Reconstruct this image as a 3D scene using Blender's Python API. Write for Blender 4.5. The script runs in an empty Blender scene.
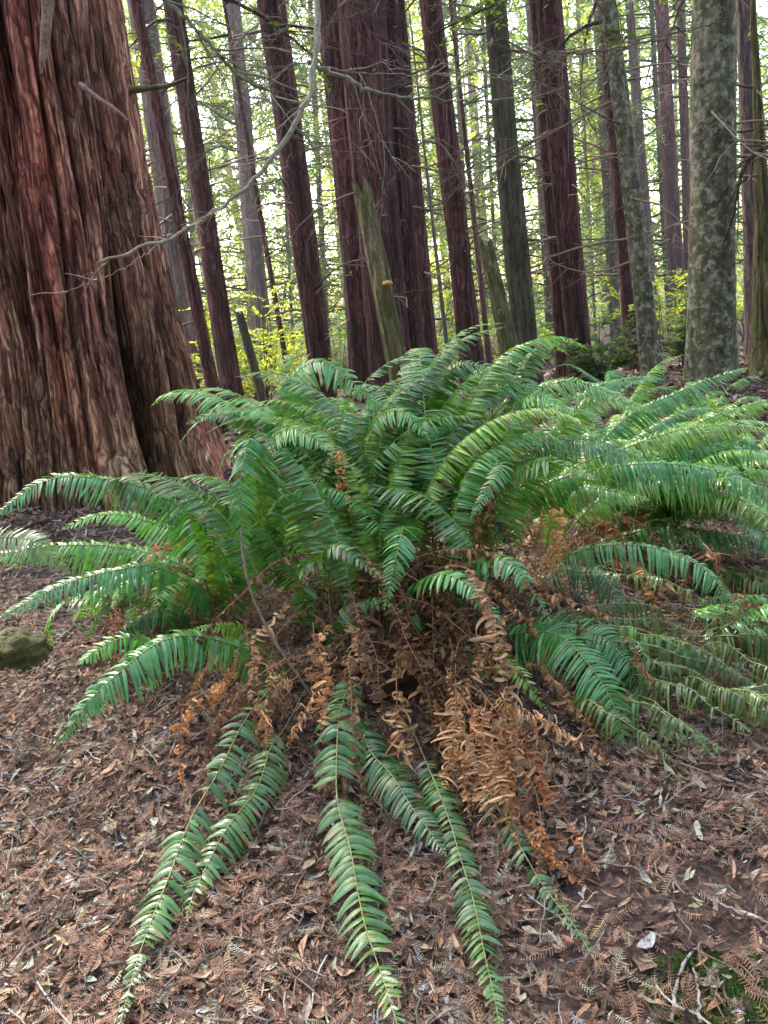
import bpy, math, random
import numpy as np
from mathutils import Vector

rng = np.random.default_rng(7)
random.seed(7)
scene = bpy.context.scene
COL = scene.collection

# ------------------------------------------------------------------ camera
CAM = np.array([0.0, 0.0, 1.5])
FPX = 773.0
PITCH, ROLL = math.radians(14.8), math.radians(6.2)
FW = np.array([0, math.cos(PITCH), -math.sin(PITCH)])
UP0 = np.array([0, math.sin(PITCH), math.cos(PITCH)])
R0 = np.array([1.0, 0, 0])
RT = math.cos(ROLL) * R0 - math.sin(ROLL) * UP0
UP = math.sin(ROLL) * R0 + math.cos(ROLL) * UP0


def P(px, py, Y):
    d = FW + (px - 384) / FPX * RT - (py - 512) / FPX * UP
    return CAM + d * (Y / d[1])


def nrm(v):
    return v / np.maximum(np.linalg.norm(v, axis=-1, keepdims=True), 1e-9)


# ------------------------------------------------------------------ noise (numpy value noise)
class VN:
    def __init__(s, seed, n=256):
        r = np.random.default_rng(seed)
        s.n = n
        s.g = r.random((n, n))

    def __call__(s, x, y, perx=None):
        x = np.asarray(x, float); y = np.asarray(y, float)
        xi = np.floor(x).astype(int); yi = np.floor(y).astype(int)
        fx = x - xi; fy = y - yi
        fx = fx * fx * (3 - 2 * fx); fy = fy * fy * (3 - 2 * fy)
        px = perx or s.n
        x0 = xi % px % s.n; x1 = (xi + 1) % px % s.n
        y0 = yi % s.n; y1 = (yi + 1) % s.n
        g = s.g
        return (g[x0, y0] * (1 - fx) + g[x1, y0] * fx) * (1 - fy) + (g[x0, y1] * (1 - fx) + g[x1, y1] * fx) * fy


vn = VN(3)
vn2 = VN(11)

MOUND = (0.02, 3.15)


def terr(x, y):
    x = np.asarray(x, float); y = np.asarray(y, float)
    z = 0.37 * np.exp(-(((x - MOUND[0]) / 0.85) ** 2 + ((y - MOUND[1]) / 0.75) ** 2))
    z = z + 0.10 * np.exp(-(((x + 1.1) / 0.9) ** 2 + ((y - 3.6) / 0.8) ** 2))
    z = z + 0.50 * np.exp(-(((x + 2.6) / 1.5) ** 2 + ((y - 6.7) / 1.3) ** 2))
    z = z + 0.45 * np.exp(-(((x - 3.6) / 1.1) ** 2 + ((y - 8.0) / 0.9) ** 2))
    d = np.clip(y - 13, 0, 200)
    z = z - 0.035 * np.minimum(d, 25)
    z = z + 0.05 * (vn(x * 1.3 + 50, y * 1.3 + 50) - .5) + 0.03 * (vn2(x * 4 + 80, y * 4 + 80) - .5) + 0.045 * (vn(x * 9 + 80, y * 9 + 80) - .5) + .014 * (vn2(x * 27 + 90, y * 27 + 90) - .5)
    far = np.clip((np.hypot(x, y) - 12) / 20, 0, 1)
    z = z + far * 0.9 * (vn2(x * .15 + 30, y * .15 + 30) - .5)
    return z


def GL(px, py, lift=0.0):
    d = FW + (px - 384) / FPX * RT - (py - 512) / FPX * UP
    t = 0.8
    while t < 60:
        p = CAM + d * t
        if p[2] < float(terr(p[0], p[1])) + lift:
            break
        t += 0.01
    return CAM + d * t


# ------------------------------------------------------------------ mesh building
class MB:
    def __init__(s):
        s.v = []; s.f = []; s.c = []; s.n = 0

    def add(s, verts, faces, col=None, mi=0):
        verts = np.asarray(verts, float).reshape(-1, 3)
        faces = np.asarray(faces, int)
        s.v.append(verts)
        s.f.append((faces + s.n, mi))
        if col is None:
            col = np.ones((len(verts), 3)) * .5
        col = np.asarray(col, float)
        if col.ndim == 1:
            col = np.tile(col, (len(verts), 1))
        s.c.append(col)
        s.n += len(verts)

    def build(s, name, mats, parent=None, smooth=True, origin=None):
        me = bpy.data.meshes.new(name)
        V = np.concatenate(s.v)
        C_ = np.concatenate(s.c)
        if origin is not None:
            V = V - np.asarray(origin)
        loops = []; tot = []; mi = []
        for f, m in s.f:
            loops.append(f.reshape(-1)); tot.append(np.full(len(f), f.shape[1])); mi.append(np.full(len(f), m))
        L = np.concatenate(loops); T = np.concatenate(tot); MI = np.concatenate(mi)
        me.vertices.add(len(V)); me.vertices.foreach_set('co', V.astype(np.float32).reshape(-1))
        me.loops.add(len(L)); me.loops.foreach_set('vertex_index', L.astype(np.int32))
        me.polygons.add(len(T))
        st = np.concatenate([[0], np.cumsum(T)[:-1]])
        me.polygons.foreach_set('loop_start', st.astype(np.int32))
        me.polygons.foreach_set('material_index', MI.astype(np.int32))
        if not isinstance(mats, (list, tuple)):
            mats = [mats]
        for m in mats:
            me.materials.append(m)
        me.update(calc_edges=True)
        me.polygons.foreach_set('use_smooth', np.full(len(T), smooth))
        a = me.color_attributes.new('Col', 'FLOAT_COLOR', 'POINT')
        a.data.foreach_set('color', np.concatenate([C_, np.ones((len(C_), 1))], 1).astype(np.float32).reshape(-1))
        o = bpy.data.objects.new(name, me)
        COL.objects.link(o)
        if parent is not None:
            o.parent = parent
        elif origin is not None:
            o.location = origin
        return o


def catmull(pts, n):
    pts = np.asarray(pts, float)
    if len(pts) == 2:
        t = np.linspace(0, 1, n)[:, None]
        return pts[0] * (1 - t) + pts[1] * t
    q = np.vstack([2 * pts[0] - pts[1], pts, 2 * pts[-1] - pts[-2]])
    m = len(pts) - 1
    out = []
    u = np.linspace(0, m, n)
    for x in u:
        i = min(int(x), m - 1); t = x - i
        a, b, c, d = q[i], q[i + 1], q[i + 2], q[i + 3]
        out.append(.5 * ((2 * b) + (-a + c) * t + (2 * a - 5 * b + 4 * c - d) * t * t + (-a + 3 * b - 3 * c + d) * t ** 3))
    out = np.array(out)
    # resample evenly
    s = np.concatenate([[0], np.cumsum(np.linalg.norm(np.diff(out, axis=0), axis=1))])
    w = np.linspace(0, s[-1], n)
    return np.stack([np.interp(w, s, out[:, k]) for k in range(3)], 1)


def frames(pts, ref=None):
    T = np.gradient(pts, axis=0)
    T = nrm(T)
    ref = np.array([0, 0, 1.0]) if ref is None else np.asarray(ref, float)
    S = np.cross(T, ref)
    bad = np.linalg.norm(S, axis=1) < 0.15
    S[bad] = np.cross(T[bad], np.array([0.3, 1.0, 0]))
    S = nrm(S)
    # keep sign consistent
    for i in range(1, len(S)):
        if np.dot(S[i], S[i - 1]) < 0:
            S[i] = -S[i]
    N = np.cross(S, T)
    return T, S, N


def tube(mb, pts, rad, sides=5, col=None, mi=0, cap=False):
    pts = np.asarray(pts, float); n = len(pts)
    rad = np.broadcast_to(rad, (n,))
    T, S, N = frames(pts)
    a = np.linspace(0, 2 * math.pi, sides, endpoint=False)
    V = pts[:, None] + rad[:, None, None] * (np.cos(a)[None, :, None] * S[:, None] + np.sin(a)[None, :, None] * N[:, None])
    i = np.arange(n - 1)[:, None] * sides; j = np.arange(sides)[None]
    j2 = (j + 1) % sides
    F = np.stack([i + j, i + j2, i + sides + j2, i + sides + j], -1).reshape(-1, 4)
    c = col
    if col is not None:
        col = np.asarray(col, float)
        if col.ndim == 2 and len(col) == n:
            c = np.repeat(col, sides, axis=0)
    mb.add(V.reshape(-1, 3), F, c, mi)


# ------------------------------------------------------------------ materials
def newmat(name):
    m = bpy.data.materials.new(name); m.use_nodes = True
    nt = m.node_tree; nt.nodes.clear()
    return m, nt, nt.nodes, nt.links


def N(nodes, t, **kw):
    n = nodes.new(t)
    for k, v in kw.items():
        if k in n.inputs:
            n.inputs[k].default_value = v
        else:
            setattr(n, k, v)
    return n


def leaf_mat(name, rough=.4, trans=.4, transcol=(1.6, 1.5, .6), spec=.5, hue=0.0, noise=40, coat=0.0):
    m, nt, ns, l = newmat(name)
    out = N(ns, 'ShaderNodeOutputMaterial')
    at = N(ns, 'ShaderNodeAttribute', attribute_name='Col')
    tc = N(ns, 'ShaderNodeTexCoord')
    nz = N(ns, 'ShaderNodeTexNoise', Scale=noise, Detail=3.0)
    l.new(tc.outputs['Object'], nz.inputs['Vector'])
    mr = N(ns, 'ShaderNodeMapRange'); mr.inputs[1].default_value = .3; mr.inputs[2].default_value = .7
    mr.inputs[3].default_value = .72; mr.inputs[4].default_value = 1.25
    l.new(nz.outputs[0], mr.inputs[0])
    mul = N(ns, 'ShaderNodeVectorMath', operation='MULTIPLY')
    l.new(at.outputs['Color'], mul.inputs[0]); l.new(mr.outputs[0], mul.inputs[1])
    b = N(ns, 'ShaderNodeBsdfPrincipled', Roughness=rough)
    b.inputs['Specular IOR Level'].default_value = spec
    l.new(mul.outputs[0], b.inputs['Base Color'])
    bp = N(ns, 'ShaderNodeBump', Strength=.35, Distance=.002)
    nz2 = N(ns, 'ShaderNodeTexNoise', Scale=220.0, Detail=2.0)
    l.new(tc.outputs['Object'], nz2.inputs['Vector'])
    l.new(nz2.outputs[0], bp.inputs['Height']); l.new(bp.outputs[0], b.inputs['Normal'])
    if trans > 0:
        tr = N(ns, 'ShaderNodeBsdfTranslucent')
        m2 = N(ns, 'ShaderNodeVectorMath', operation='MULTIPLY')
        m2.inputs[1].default_value = transcol
        l.new(mul.outputs[0], m2.inputs[0]); l.new(m2.outputs[0], tr.inputs['Color'])
        mx = N(ns, 'ShaderNodeMixShader', Fac=trans)
        l.new(b.outputs[0], mx.inputs[1]); l.new(tr.outputs[0], mx.inputs[2])
        l.new(mx.outputs[0], out.inputs['Surface'])
    else:
        l.new(b.outputs[0], out.inputs['Surface'])
    return m


def bark_mat(name, c1, c2, c3, zs=.12, sc=14, bump=.6, moss=None, lichen=None, dist=.02, crack=.25):
    m, nt, ns, l = newmat(name)
    out = N(ns, 'ShaderNodeOutputMaterial')
    at = N(ns, 'ShaderNodeAttribute', attribute_name='Col')
    tc = N(ns, 'ShaderNodeTexCoord')
    mp = N(ns, 'ShaderNodeMapping'); mp.inputs['Scale'].default_value = (1, 1, zs)
    l.new(tc.outputs['Object'], mp.inputs['Vector'])
    # wandering of the fibres
    wn = N(ns, 'ShaderNodeTexNoise', Scale=2.2, Detail=3.0)
    l.new(tc.outputs['Object'], wn.inputs['Vector'])
    wv = N(ns, 'ShaderNodeVectorMath', operation='SCALE'); wv.inputs['Scale'].default_value = .16
    l.new(wn.outputs['Color'], wv.inputs[0])
    av = N(ns, 'ShaderNodeVectorMath', operation='ADD')
    l.new(mp.outputs[0], av.inputs[0]); l.new(wv.outputs[0], av.inputs[1])
    nz = N(ns, 'ShaderNodeTexNoise', Scale=float(sc) * 2.0, Detail=9.0, Roughness=.72, Distortion=.2)
    l.new(av.outputs[0], nz.inputs['Vector'])
    vo = N(ns, 'ShaderNodeTexVoronoi', Scale=float(sc) * 1.25); vo.feature = 'DISTANCE_TO_EDGE'
    l.new(av.outputs[0], vo.inputs['Vector'])
    vr = N(ns, 'ShaderNodeMapRange'); vr.inputs[1].default_value = 0.0; vr.inputs[2].default_value = .16
    vr.inputs[3].default_value = crack; vr.inputs[4].default_value = 1.0
    l.new(vo.outputs['Distance'], vr.inputs[0])
    vc = N(ns, 'ShaderNodeTexVoronoi', Scale=float(sc) * 1.25); vc.feature = 'F1'
    l.new(av.outputs[0], vc.inputs['Vector'])
    sx = N(ns, 'ShaderNodeSeparateColor'); l.new(vc.outputs['Color'], sx.inputs[0])
    # plate tone: noise + a random value per plate
    pm = N(ns, 'ShaderNodeMath', operation='MULTIPLY_ADD'); pm.inputs[1].default_value = .13; l.new(sx.outputs[0], pm.inputs[0])
    l.new(nz.outputs[0], pm.inputs[2])
    ps = N(ns, 'ShaderNodeMath', operation='SUBTRACT'); ps.inputs[1].default_value = .065; l.new(pm.outputs[0], ps.inputs[0])
    hm = N(ns, 'ShaderNodeMath', operation='MULTIPLY_ADD'); hm.inputs[1].default_value = 1.2
    l.new(nz.outputs[0], hm.inputs[0]); l.new(vr.outputs[0], hm.inputs[2])
    nl = N(ns, 'ShaderNodeTexNoise', Scale=1.3, Detail=4.0)
    l.new(tc.outputs['Object'], nl.inputs['Vector'])
    cr = N(ns, 'ShaderNodeValToRGB')
    e = cr.color_ramp.elements
    e[0].position = .34; e[0].color = (*c1, 1)
    e[1].position = .66; e[1].color = (*c3, 1)
    x = e.new(.5); x.color = (*c2, 1)
    l.new(ps.outputs[0], cr.inputs[0])
    crk = N(ns, 'ShaderNodeVectorMath', operation='MULTIPLY'); l.new(cr.outputs[0], crk.inputs[0]); l.new(vr.outputs[0], crk.inputs[1])
    # attribute multiplies (0.5 = neutral)
    mul = N(ns, 'ShaderNodeVectorMath', operation='MULTIPLY')
    sc2 = N(ns, 'ShaderNodeVectorMath', operation='SCALE'); sc2.inputs['Scale'].default_value = 2.0
    l.new(at.outputs['Color'], sc2.inputs[0])
    l.new(crk.outputs[0], mul.inputs[0]); l.new(sc2.outputs[0], mul.inputs[1])
    mr = N(ns, 'ShaderNodeMapRange'); mr.inputs[1].default_value = .3; mr.inputs[2].default_value = .7
    mr.inputs[3].default_value = .7; mr.inputs[4].default_value = 1.3
    l.new(nl.outputs[0], mr.inputs[0])
    mul2 = N(ns, 'ShaderNodeVectorMath', operation='MULTIPLY')
    l.new(mul.outputs[0], mul2.inputs[0]); l.new(mr.outputs[0], mul2.inputs[1])
    last = mul2.outputs[0]
    for spec_, sscale, lo, hi in ((moss, 4.5, .42, .72), (lichen, 12.0, .50, .62)):
        if spec_ is None:
            continue
        nm = N(ns, 'ShaderNodeTexNoise', Scale=sscale, Detail=7.0, Roughness=.7)
        l.new(tc.outputs['Object'], nm.inputs['Vector'])
        r2 = N(ns, 'ShaderNodeMapRange'); r2.inputs[1].default_value = lo; r2.inputs[2].default_value = hi
        r2.inputs[4].default_value = .8
        l.new(nm.outputs[0], r2.inputs[0])
        mx = N(ns, 'ShaderNodeMix', data_type='RGBA')
        l.new(r2.outputs[0], mx.inputs['Factor'])
        l.new(last, mx.inputs['A']); mx.inputs['B'].default_value = (*spec_, 1)
        last = mx.outputs['Result']
    b = N(ns, 'ShaderNodeBsdfPrincipled', Roughness=.85)
    b.inputs['Specular IOR Level'].default_value = .25
    l.new(last, b.inputs['Base Color'])
    bp = N(ns, 'ShaderNodeBump', Strength=bump, Distance=dist)
    l.new(hm.outputs[0], bp.inputs['Height']); l.new(bp.outputs[0], b.inputs['Normal'])
    l.new(b.outputs[0], out.inputs['Surface'])
    return m


def plain_mat(name, rough=.9, noise=60, bump=.5, dist=.003):
    m, nt, ns, l = newmat(name)
    out = N(ns, 'ShaderNodeOutputMaterial')
    at = N(ns, 'ShaderNodeAttribute', attribute_name='Col')
    tc = N(ns, 'ShaderNodeTexCoord')
    nz = N(ns, 'ShaderNodeTexNoise', Scale=float(noise), Detail=4.0)
    l.new(tc.outputs['Object'], nz.inputs['Vector'])
    mr = N(ns, 'ShaderNodeMapRange'); mr.inputs[1].default_value = .3; mr.inputs[2].default_value = .7
    mr.inputs[3].default_value = .6; mr.inputs[4].default_value = 1.4
    l.new(nz.outputs[0], mr.inputs[0])
    mul = N(ns, 'ShaderNodeVectorMath', operation='MULTIPLY')
    l.new(at.outputs['Color'], mul.inputs[0]); l.new(mr.outputs[0], mul.inputs[1])
    b = N(ns, 'ShaderNodeBsdfPrincipled', Roughness=rough)
    b.inputs['Specular IOR Level'].default_value = .3
    l.new(mul.outputs[0], b.inputs['Base Color'])
    bp = N(ns, 'ShaderNodeBump', Strength=bump, Distance=dist)
    l.new(nz.outputs[0], bp.inputs['Height']); l.new(bp.outputs[0], b.inputs['Normal'])
    l.new(b.outputs[0], out.inputs['Surface'])
    return m


M_FROND = leaf_mat('fern_leaf', rough=.30, trans=.28, transcol=(1.8, 1.7, .45), spec=.8)
M_DEAD = leaf_mat('dead_fern', rough=.7, trans=.25, transcol=(1.3, 1.1, .9), spec=.2)
M_STALK = plain_mat('fern_stalk', rough=.5, noise=90, bump=.2)
M_CROWN = leaf_mat('conifer_foliage', rough=.5, trans=.5, transcol=(1.9, 1.7, .5), spec=.4, noise=1.5)
M_BROAD = leaf_mat('broad_leaf', rough=.5, trans=.6, transcol=(1.8, 1.6, .4), spec=.4, noise=2)
M_LITTER = plain_mat('litter', rough=.75, noise=120, bump=.3)
M_TWIG = plain_mat('dead_twig', rough=.85, noise=50, bump=.5)
M_RED = bark_mat('redwood_bark', (.06, .024, .018), (.23, .095, .066), (.50, .29, .21), zs=.045, sc=15, bump=1.0, dist=.02, crack=.42)
M_REDF = bark_mat('redwood_bark_small', (.042, .015, .016), (.12, .040, .038), (.26, .11, .10), zs=.035, sc=15, bump=1.0, dist=.03, crack=.4)
M_PALE = bark_mat('pale_redwood_bark', (.06, .035, .033), (.15, .09, .08), (.26, .17, .15), zs=.06, sc=12, bump=.8, dist=.03, crack=.5)
M_LICH = bark_mat('lichen_bark', (.03, .025, .018), (.095, .08, .052), (.22, .19, .13), zs=.7, sc=7, bump=1.0, moss=(.07, .085, .025), lichen=(.34, .33, .25), crack=.93, dist=.015)
M_GREY = bark_mat('grey_green_bark', (.035, .027, .02), (.10, .08, .055), (.19, .16, .12), zs=.08, sc=13, bump=.8, moss=(.10, .11, .05), crack=.5)
M_MOSSY = bark_mat('mossy_snag', (.05, .04, .022), (.14, .115, .06), (.30, .25, .16), zs=.2, sc=10, bump=1.0, moss=(.10, .12, .02), crack=.7)



def tag(o, label=None, cat=None, group=None, kind=None):
    if label: o['label'] = label
    if cat: o['category'] = cat
    if group: o['group'] = group
    if kind: o['kind'] = kind
    return o


def empty(name, loc, label, cat, group=None):
    o = bpy.data.objects.new(name, None); COL.objects.link(o)
    o.location = tuple(loc); o.empty_display_size = .1
    return tag(o, label, cat, group)


# ------------------------------------------------------------------ ground
def ground():
    # polar-ish sheet, dense near the camera
    nr, na = 330, 420
    r = np.concatenate([np.linspace(0.0, 8, 250), np.geomspace(8.15, 900, nr - 250)])
    a = np.linspace(0, 2 * math.pi, na, endpoint=False)
    X = r[:, None] * np.cos(a)[None]; Y = 1.5 + r[:, None] * np.sin(a)[None]
    Z = terr(X, Y)
    V = np.stack([X, Y, Z], -1).reshape(-1, 3)
    i = np.arange(nr - 1)[:, None] * na; j = np.arange(na)[None]; j2 = (j + 1) % na
    F = np.stack([i + j, i + na + j, i + na + j2, i + j2], -1).reshape(-1, 4)
    m, nt, ns, l = newmat('forest_soil')
    out = N(ns, 'ShaderNodeOutputMaterial'); tc = N(ns, 'ShaderNodeTexCoord')
    n1 = N(ns, 'ShaderNodeTexNoise', Scale=60.0, Detail=8.0, Roughness=.7)
    n2 = N(ns, 'ShaderNodeTexNoise', Scale=2.0, Detail=4.0)
    v = N(ns, 'ShaderNodeTexVoronoi', Scale=45.0); v.feature = 'F1'
    for q in (n1, n2, v): l.new(tc.outputs['Object'], q.inputs['Vector'])
    cr = N(ns, 'ShaderNodeValToRGB'); e = cr.color_ramp.elements
    e[0].position = .3; e[0].color = (.02, .013, .011, 1); e[1].position = .72; e[1].color = (.20, .12, .09, 1)
    x = e.new(.5); x.color = (.08, .045, .035, 1)
    l.new(n1.outputs[0], cr.inputs[0])
    mr = N(ns, 'ShaderNodeMapRange'); mr.inputs[1].default_value = .3; mr.inputs[2].default_value = .7
    mr.inputs[3].default_value = .7; mr.inputs[4].default_value = 1.3
    l.new(n2.outputs[0], mr.inputs[0])
    mu = N(ns, 'ShaderNodeVectorMath', operation='MULTIPLY')
    l.new(cr.outputs[0], mu.inputs[0]); l.new(mr.outputs[0], mu.inputs[1])
    b = N(ns, 'ShaderNodeBsdfPrincipled', Roughness=.95)
    l.new(mu.outputs[0], b.inputs['Base Color'])
    ad = N(ns, 'ShaderNodeMath', operation='ADD'); l.new(n1.outputs[0], ad.inputs[0]); l.new(v.outputs['Distance'], ad.inputs[1])
    bp = N(ns, 'ShaderNodeBump', Strength=1.0, Distance=.02)
    l.new(ad.outputs[0], bp.inputs['Height']); l.new(bp.outputs[0], b.inputs['Normal'])
    l.new(b.outputs[0], out.inputs['Surface'])
    mb = MB(); mb.add(V, F)
    o = mb.build('ground', m)
    tag(o, 'sloping forest floor of dark soil under the leaf litter', 'ground', kind='structure')


ground()


# ------------------------------------------------------------------ fern fronds
def frond_mesh(pts, W, n, dead=False, droop=.35, side_ref=None, sweep=.14, col=(.05, .15, .06), tipcol=None,
               gap=0.04, stipe=.12, seed=0, curl=0.0, pw=.9):
    r = np.random.default_rng(seed)
    n = int(n * (1.3 if not dead else .8))
    W = W * (1.12 if not dead else 1.15)
    pts = catmull(pts, 64)
    ww = np.linspace(0, 1, 64)
    pts = pts + np.stack([vn(ww * 6 + r.uniform(0, 90), ww * 0 + q_) - .5 for q_ in (1, 2, 3)], 1) * .03 * np.sin(ww * math.pi)[:, None]
    L = np.sum(np.linalg.norm(np.diff(pts, axis=0), axis=1))
    T, S, Nn = frames(pts, side_ref)
    t = np.linspace(stipe, .995, n)
    t = np.clip(t + r.normal(0, .12 / n, n), 0, .998)
    idx = t * 63
    i0 = np.clip(idx.astype(int), 0, 62); fr = (idx - i0)[:, None]
    B = pts[i0] * (1 - fr) + pts[i0 + 1] * fr
    Tn = nrm(T[i0] * (1 - fr) + T[i0 + 1] * fr); Sn = nrm(S[i0] * (1 - fr) + S[i0 + 1] * fr)
    Nl = np.cross(Sn, Tn)
    u = (t - stipe) / (1 - stipe)
    env = np.minimum(1, (u + .06) / .2) ** .6 * np.where(u < .45, 1, 1 - ((u - .45) / .55) ** 1.9 * .97)
    sp = L * (1 - stipe) / n
    ph_ = r.uniform(0, 200)
    env = env * (1 + .22 * (vn(t * 9 + ph_ % 90, t * 0 + 3) - .5) * 2)
    lost = (vn2(t * 14 + ph_ % 70, t * 0 + 8) > (.93 if gap < .05 else .84 if gap < .12 else .76)) & (u < .93)
    K = 7
    s = np.linspace(0, 1, K)
    prof = np.array([.62, .95, 1.0, .98, .90, .66, .06])
    VV = []; CC = []; mb = MB()
    G = np.array([0, 0, -1.0])
    for side in (-1, 1):
        ln = W * .5 * env * (1 + r.normal(0, .06, n))
        ln[r.random(n) < .05] *= .6
        sw = sweep + .5 * u ** 3 + r.normal(0, .06, n)
        D = Sn * side * np.cos(sw)[:, None] + Tn * np.sin(sw)[:, None] + Nl * (r.normal(.05, .07, n))[:, None]
        D = nrm(D)
        dr = droop * (1 + r.normal(0, .18, n)) * (ln / (W * .5 + 1e-6))
        fal = r.normal(.16, .09, n)
        Gp = nrm(G - np.sum(G * Tn, 1, keepdims=True) * Tn * .8)
        if dead:
            k = r.uniform(1.5, 7.0, n) * (1 if curl == 0 else curl)
            ax = nrm(Gp * .7 + r.normal(0, .6, (n, 3)))
            kk = k[:, None] * s[None]
            pos = D[:, None] * (np.sin(kk) / k[:, None])[..., None] + ax[:, None] * ((1 - np.cos(kk)) / k[:, None])[..., None]
            pos = pos * ln[:, None, None] * 1.1
        else:
            pos = D[:, None] * s[None, :, None] + Gp[:, None] * (dr[:, None] * s[None] ** 2)[..., None] \
                + Tn[:, None] * (fal[:, None] * s[None] ** 2)[..., None]
            # keep length
            pos = pos * ln[:, None, None] / np.sqrt(1 + dr ** 2)[:, None, None]
        pos = pos + B[:, None]
        d = np.gradient(pos, axis=1); d = nrm(d)
        wd = Tn[:, None] - d * np.sum(Tn[:, None] * d, -1, keepdims=True)
        wd = nrm(wd)
        nn = np.cross(d, wd) * side
        tw = r.normal(0, .3 if not dead else .9, n)[:, None] + (0 if not dead else 1) * s[None] * r.normal(0, 1.5, n)[:, None]
        wd2 = wd * np.cos(tw)[..., None] + nn * np.sin(tw)[..., None]
        nn = np.cross(d, wd2) * side
        hw = .5 * sp * pw * (1.15 if not dead else .8) * (0.45 + .55 * env)[:, None] * prof[None] * (1 + r.normal(0, .08, n))[:, None]
        hw = np.minimum(hw, (ln * .17)[:, None] + .0008)
        # bites
        bite = (r.random(n) < gap * 2)
        cut = r.uniform(.35, .9, n)
        hw = np.where(bite[:, None] & (s[None] > cut[:, None]), hw * .25, hw)
        fold = -.22 if not dead else .5
        a = pos + wd2 * hw[..., None] + nn * (hw * fold)[..., None]
        c = pos - wd2 * hw[..., None] + nn * (hw * fold)[..., None]
        V = np.stack([a, pos, c], 2)           # n,K,3,3
        keep = (r.random(n) > gap) & ~(lost & (r.random(n) < .85))
        keep[-2:] = True; keep[:1] = True
        V = V[keep]; m = len(V)
        if m == 0:
            continue
        base = (np.arange(m) * K * 3)[:, None, None]
        ii = (np.arange(K - 1) * 3)[None, :, None]; jj = np.arange(2)[None, None]
        q = base + ii + jj
        F = np.stack([q, q + 1, q + 4, q + 3], -1).reshape(-1, 4)
        if side > 0: F = F[:, ::-1]
        cc = np.tile(np.asarray(col, float), (m, K, 3, 1))
        cc *= (1 + r.normal(0, .13, (m, 1, 1, 1)))
        cc *= 1.45 if dead else 1.25
        cc[:, :, 1] *= 1.12
        if not dead: cc = cc * np.array([.80, .92, .62]) + np.array([.004, .006, .004])
        if tipcol is not None:
            amt = (r.random((m, 1, 1, 1)) < .2) * np.clip((s[None, :, None, None] - r.uniform(.3, .9, (m, 1, 1, 1))) * 4, 0, 1)
            cc = cc * (1 - amt) + np.asarray(tipcol) * amt
        cc = np.clip(cc, 0.002, 1)
        mb.add(V.reshape(-1, 3), F, cc.reshape(-1, 3))
    st = MB()
    rr = np.linspace(.0032, .0009, 40) * (W / .18) ** .5
    p40 = pts[np.linspace(0, 63, 40).astype(int)]
    rc = np.array([.22, .17, .07]) if not dead else np.array([.22, .11, .05])
    st_c = np.tile(rc, (40, 1)); 
    if not dead: st_c[12:] = np.array([.24, .26, .09])
    kc = max(3, int(stipe * 40) + 1)
    tube(st, p40[:kc], rr[:kc], 5, st_c[:kc])
    tube(mb, p40[kc - 1:], rr[kc - 1:], 5, st_c[kc - 1:], 1)
    return mb, st


def add_frond(root, pts, W, n, dead=False, name=None, label=None, **kw):
    mb, st = frond_mesh(pts, W, n, dead, **kw)
    org = np.array(root.location)
    name = name or ('dead_frond' if dead else 'frond')
    o = mb.build(name, [M_DEAD if dead else M_FROND, M_STALK], root, origin=org)
    s = st.build('stalk', M_STALK, o, origin=org)
    if label: o['label'] = label
    return o


def jit(c, r, a=.12):
    c = np.array(c, float) * (1 + r.normal(0, a))
    c[0] *= 1 + r.normal(0, a); c[2] *= 1 + r.normal(0, a)
    return np.clip(c, .003, 1)


GREENS = [(.10, .24, .06), (.12, .28, .07), (.08, .20, .065), (.17, .28, .05), (.06, .15, .045)]
BROWNTIP = (.28, .15, .06)


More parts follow.
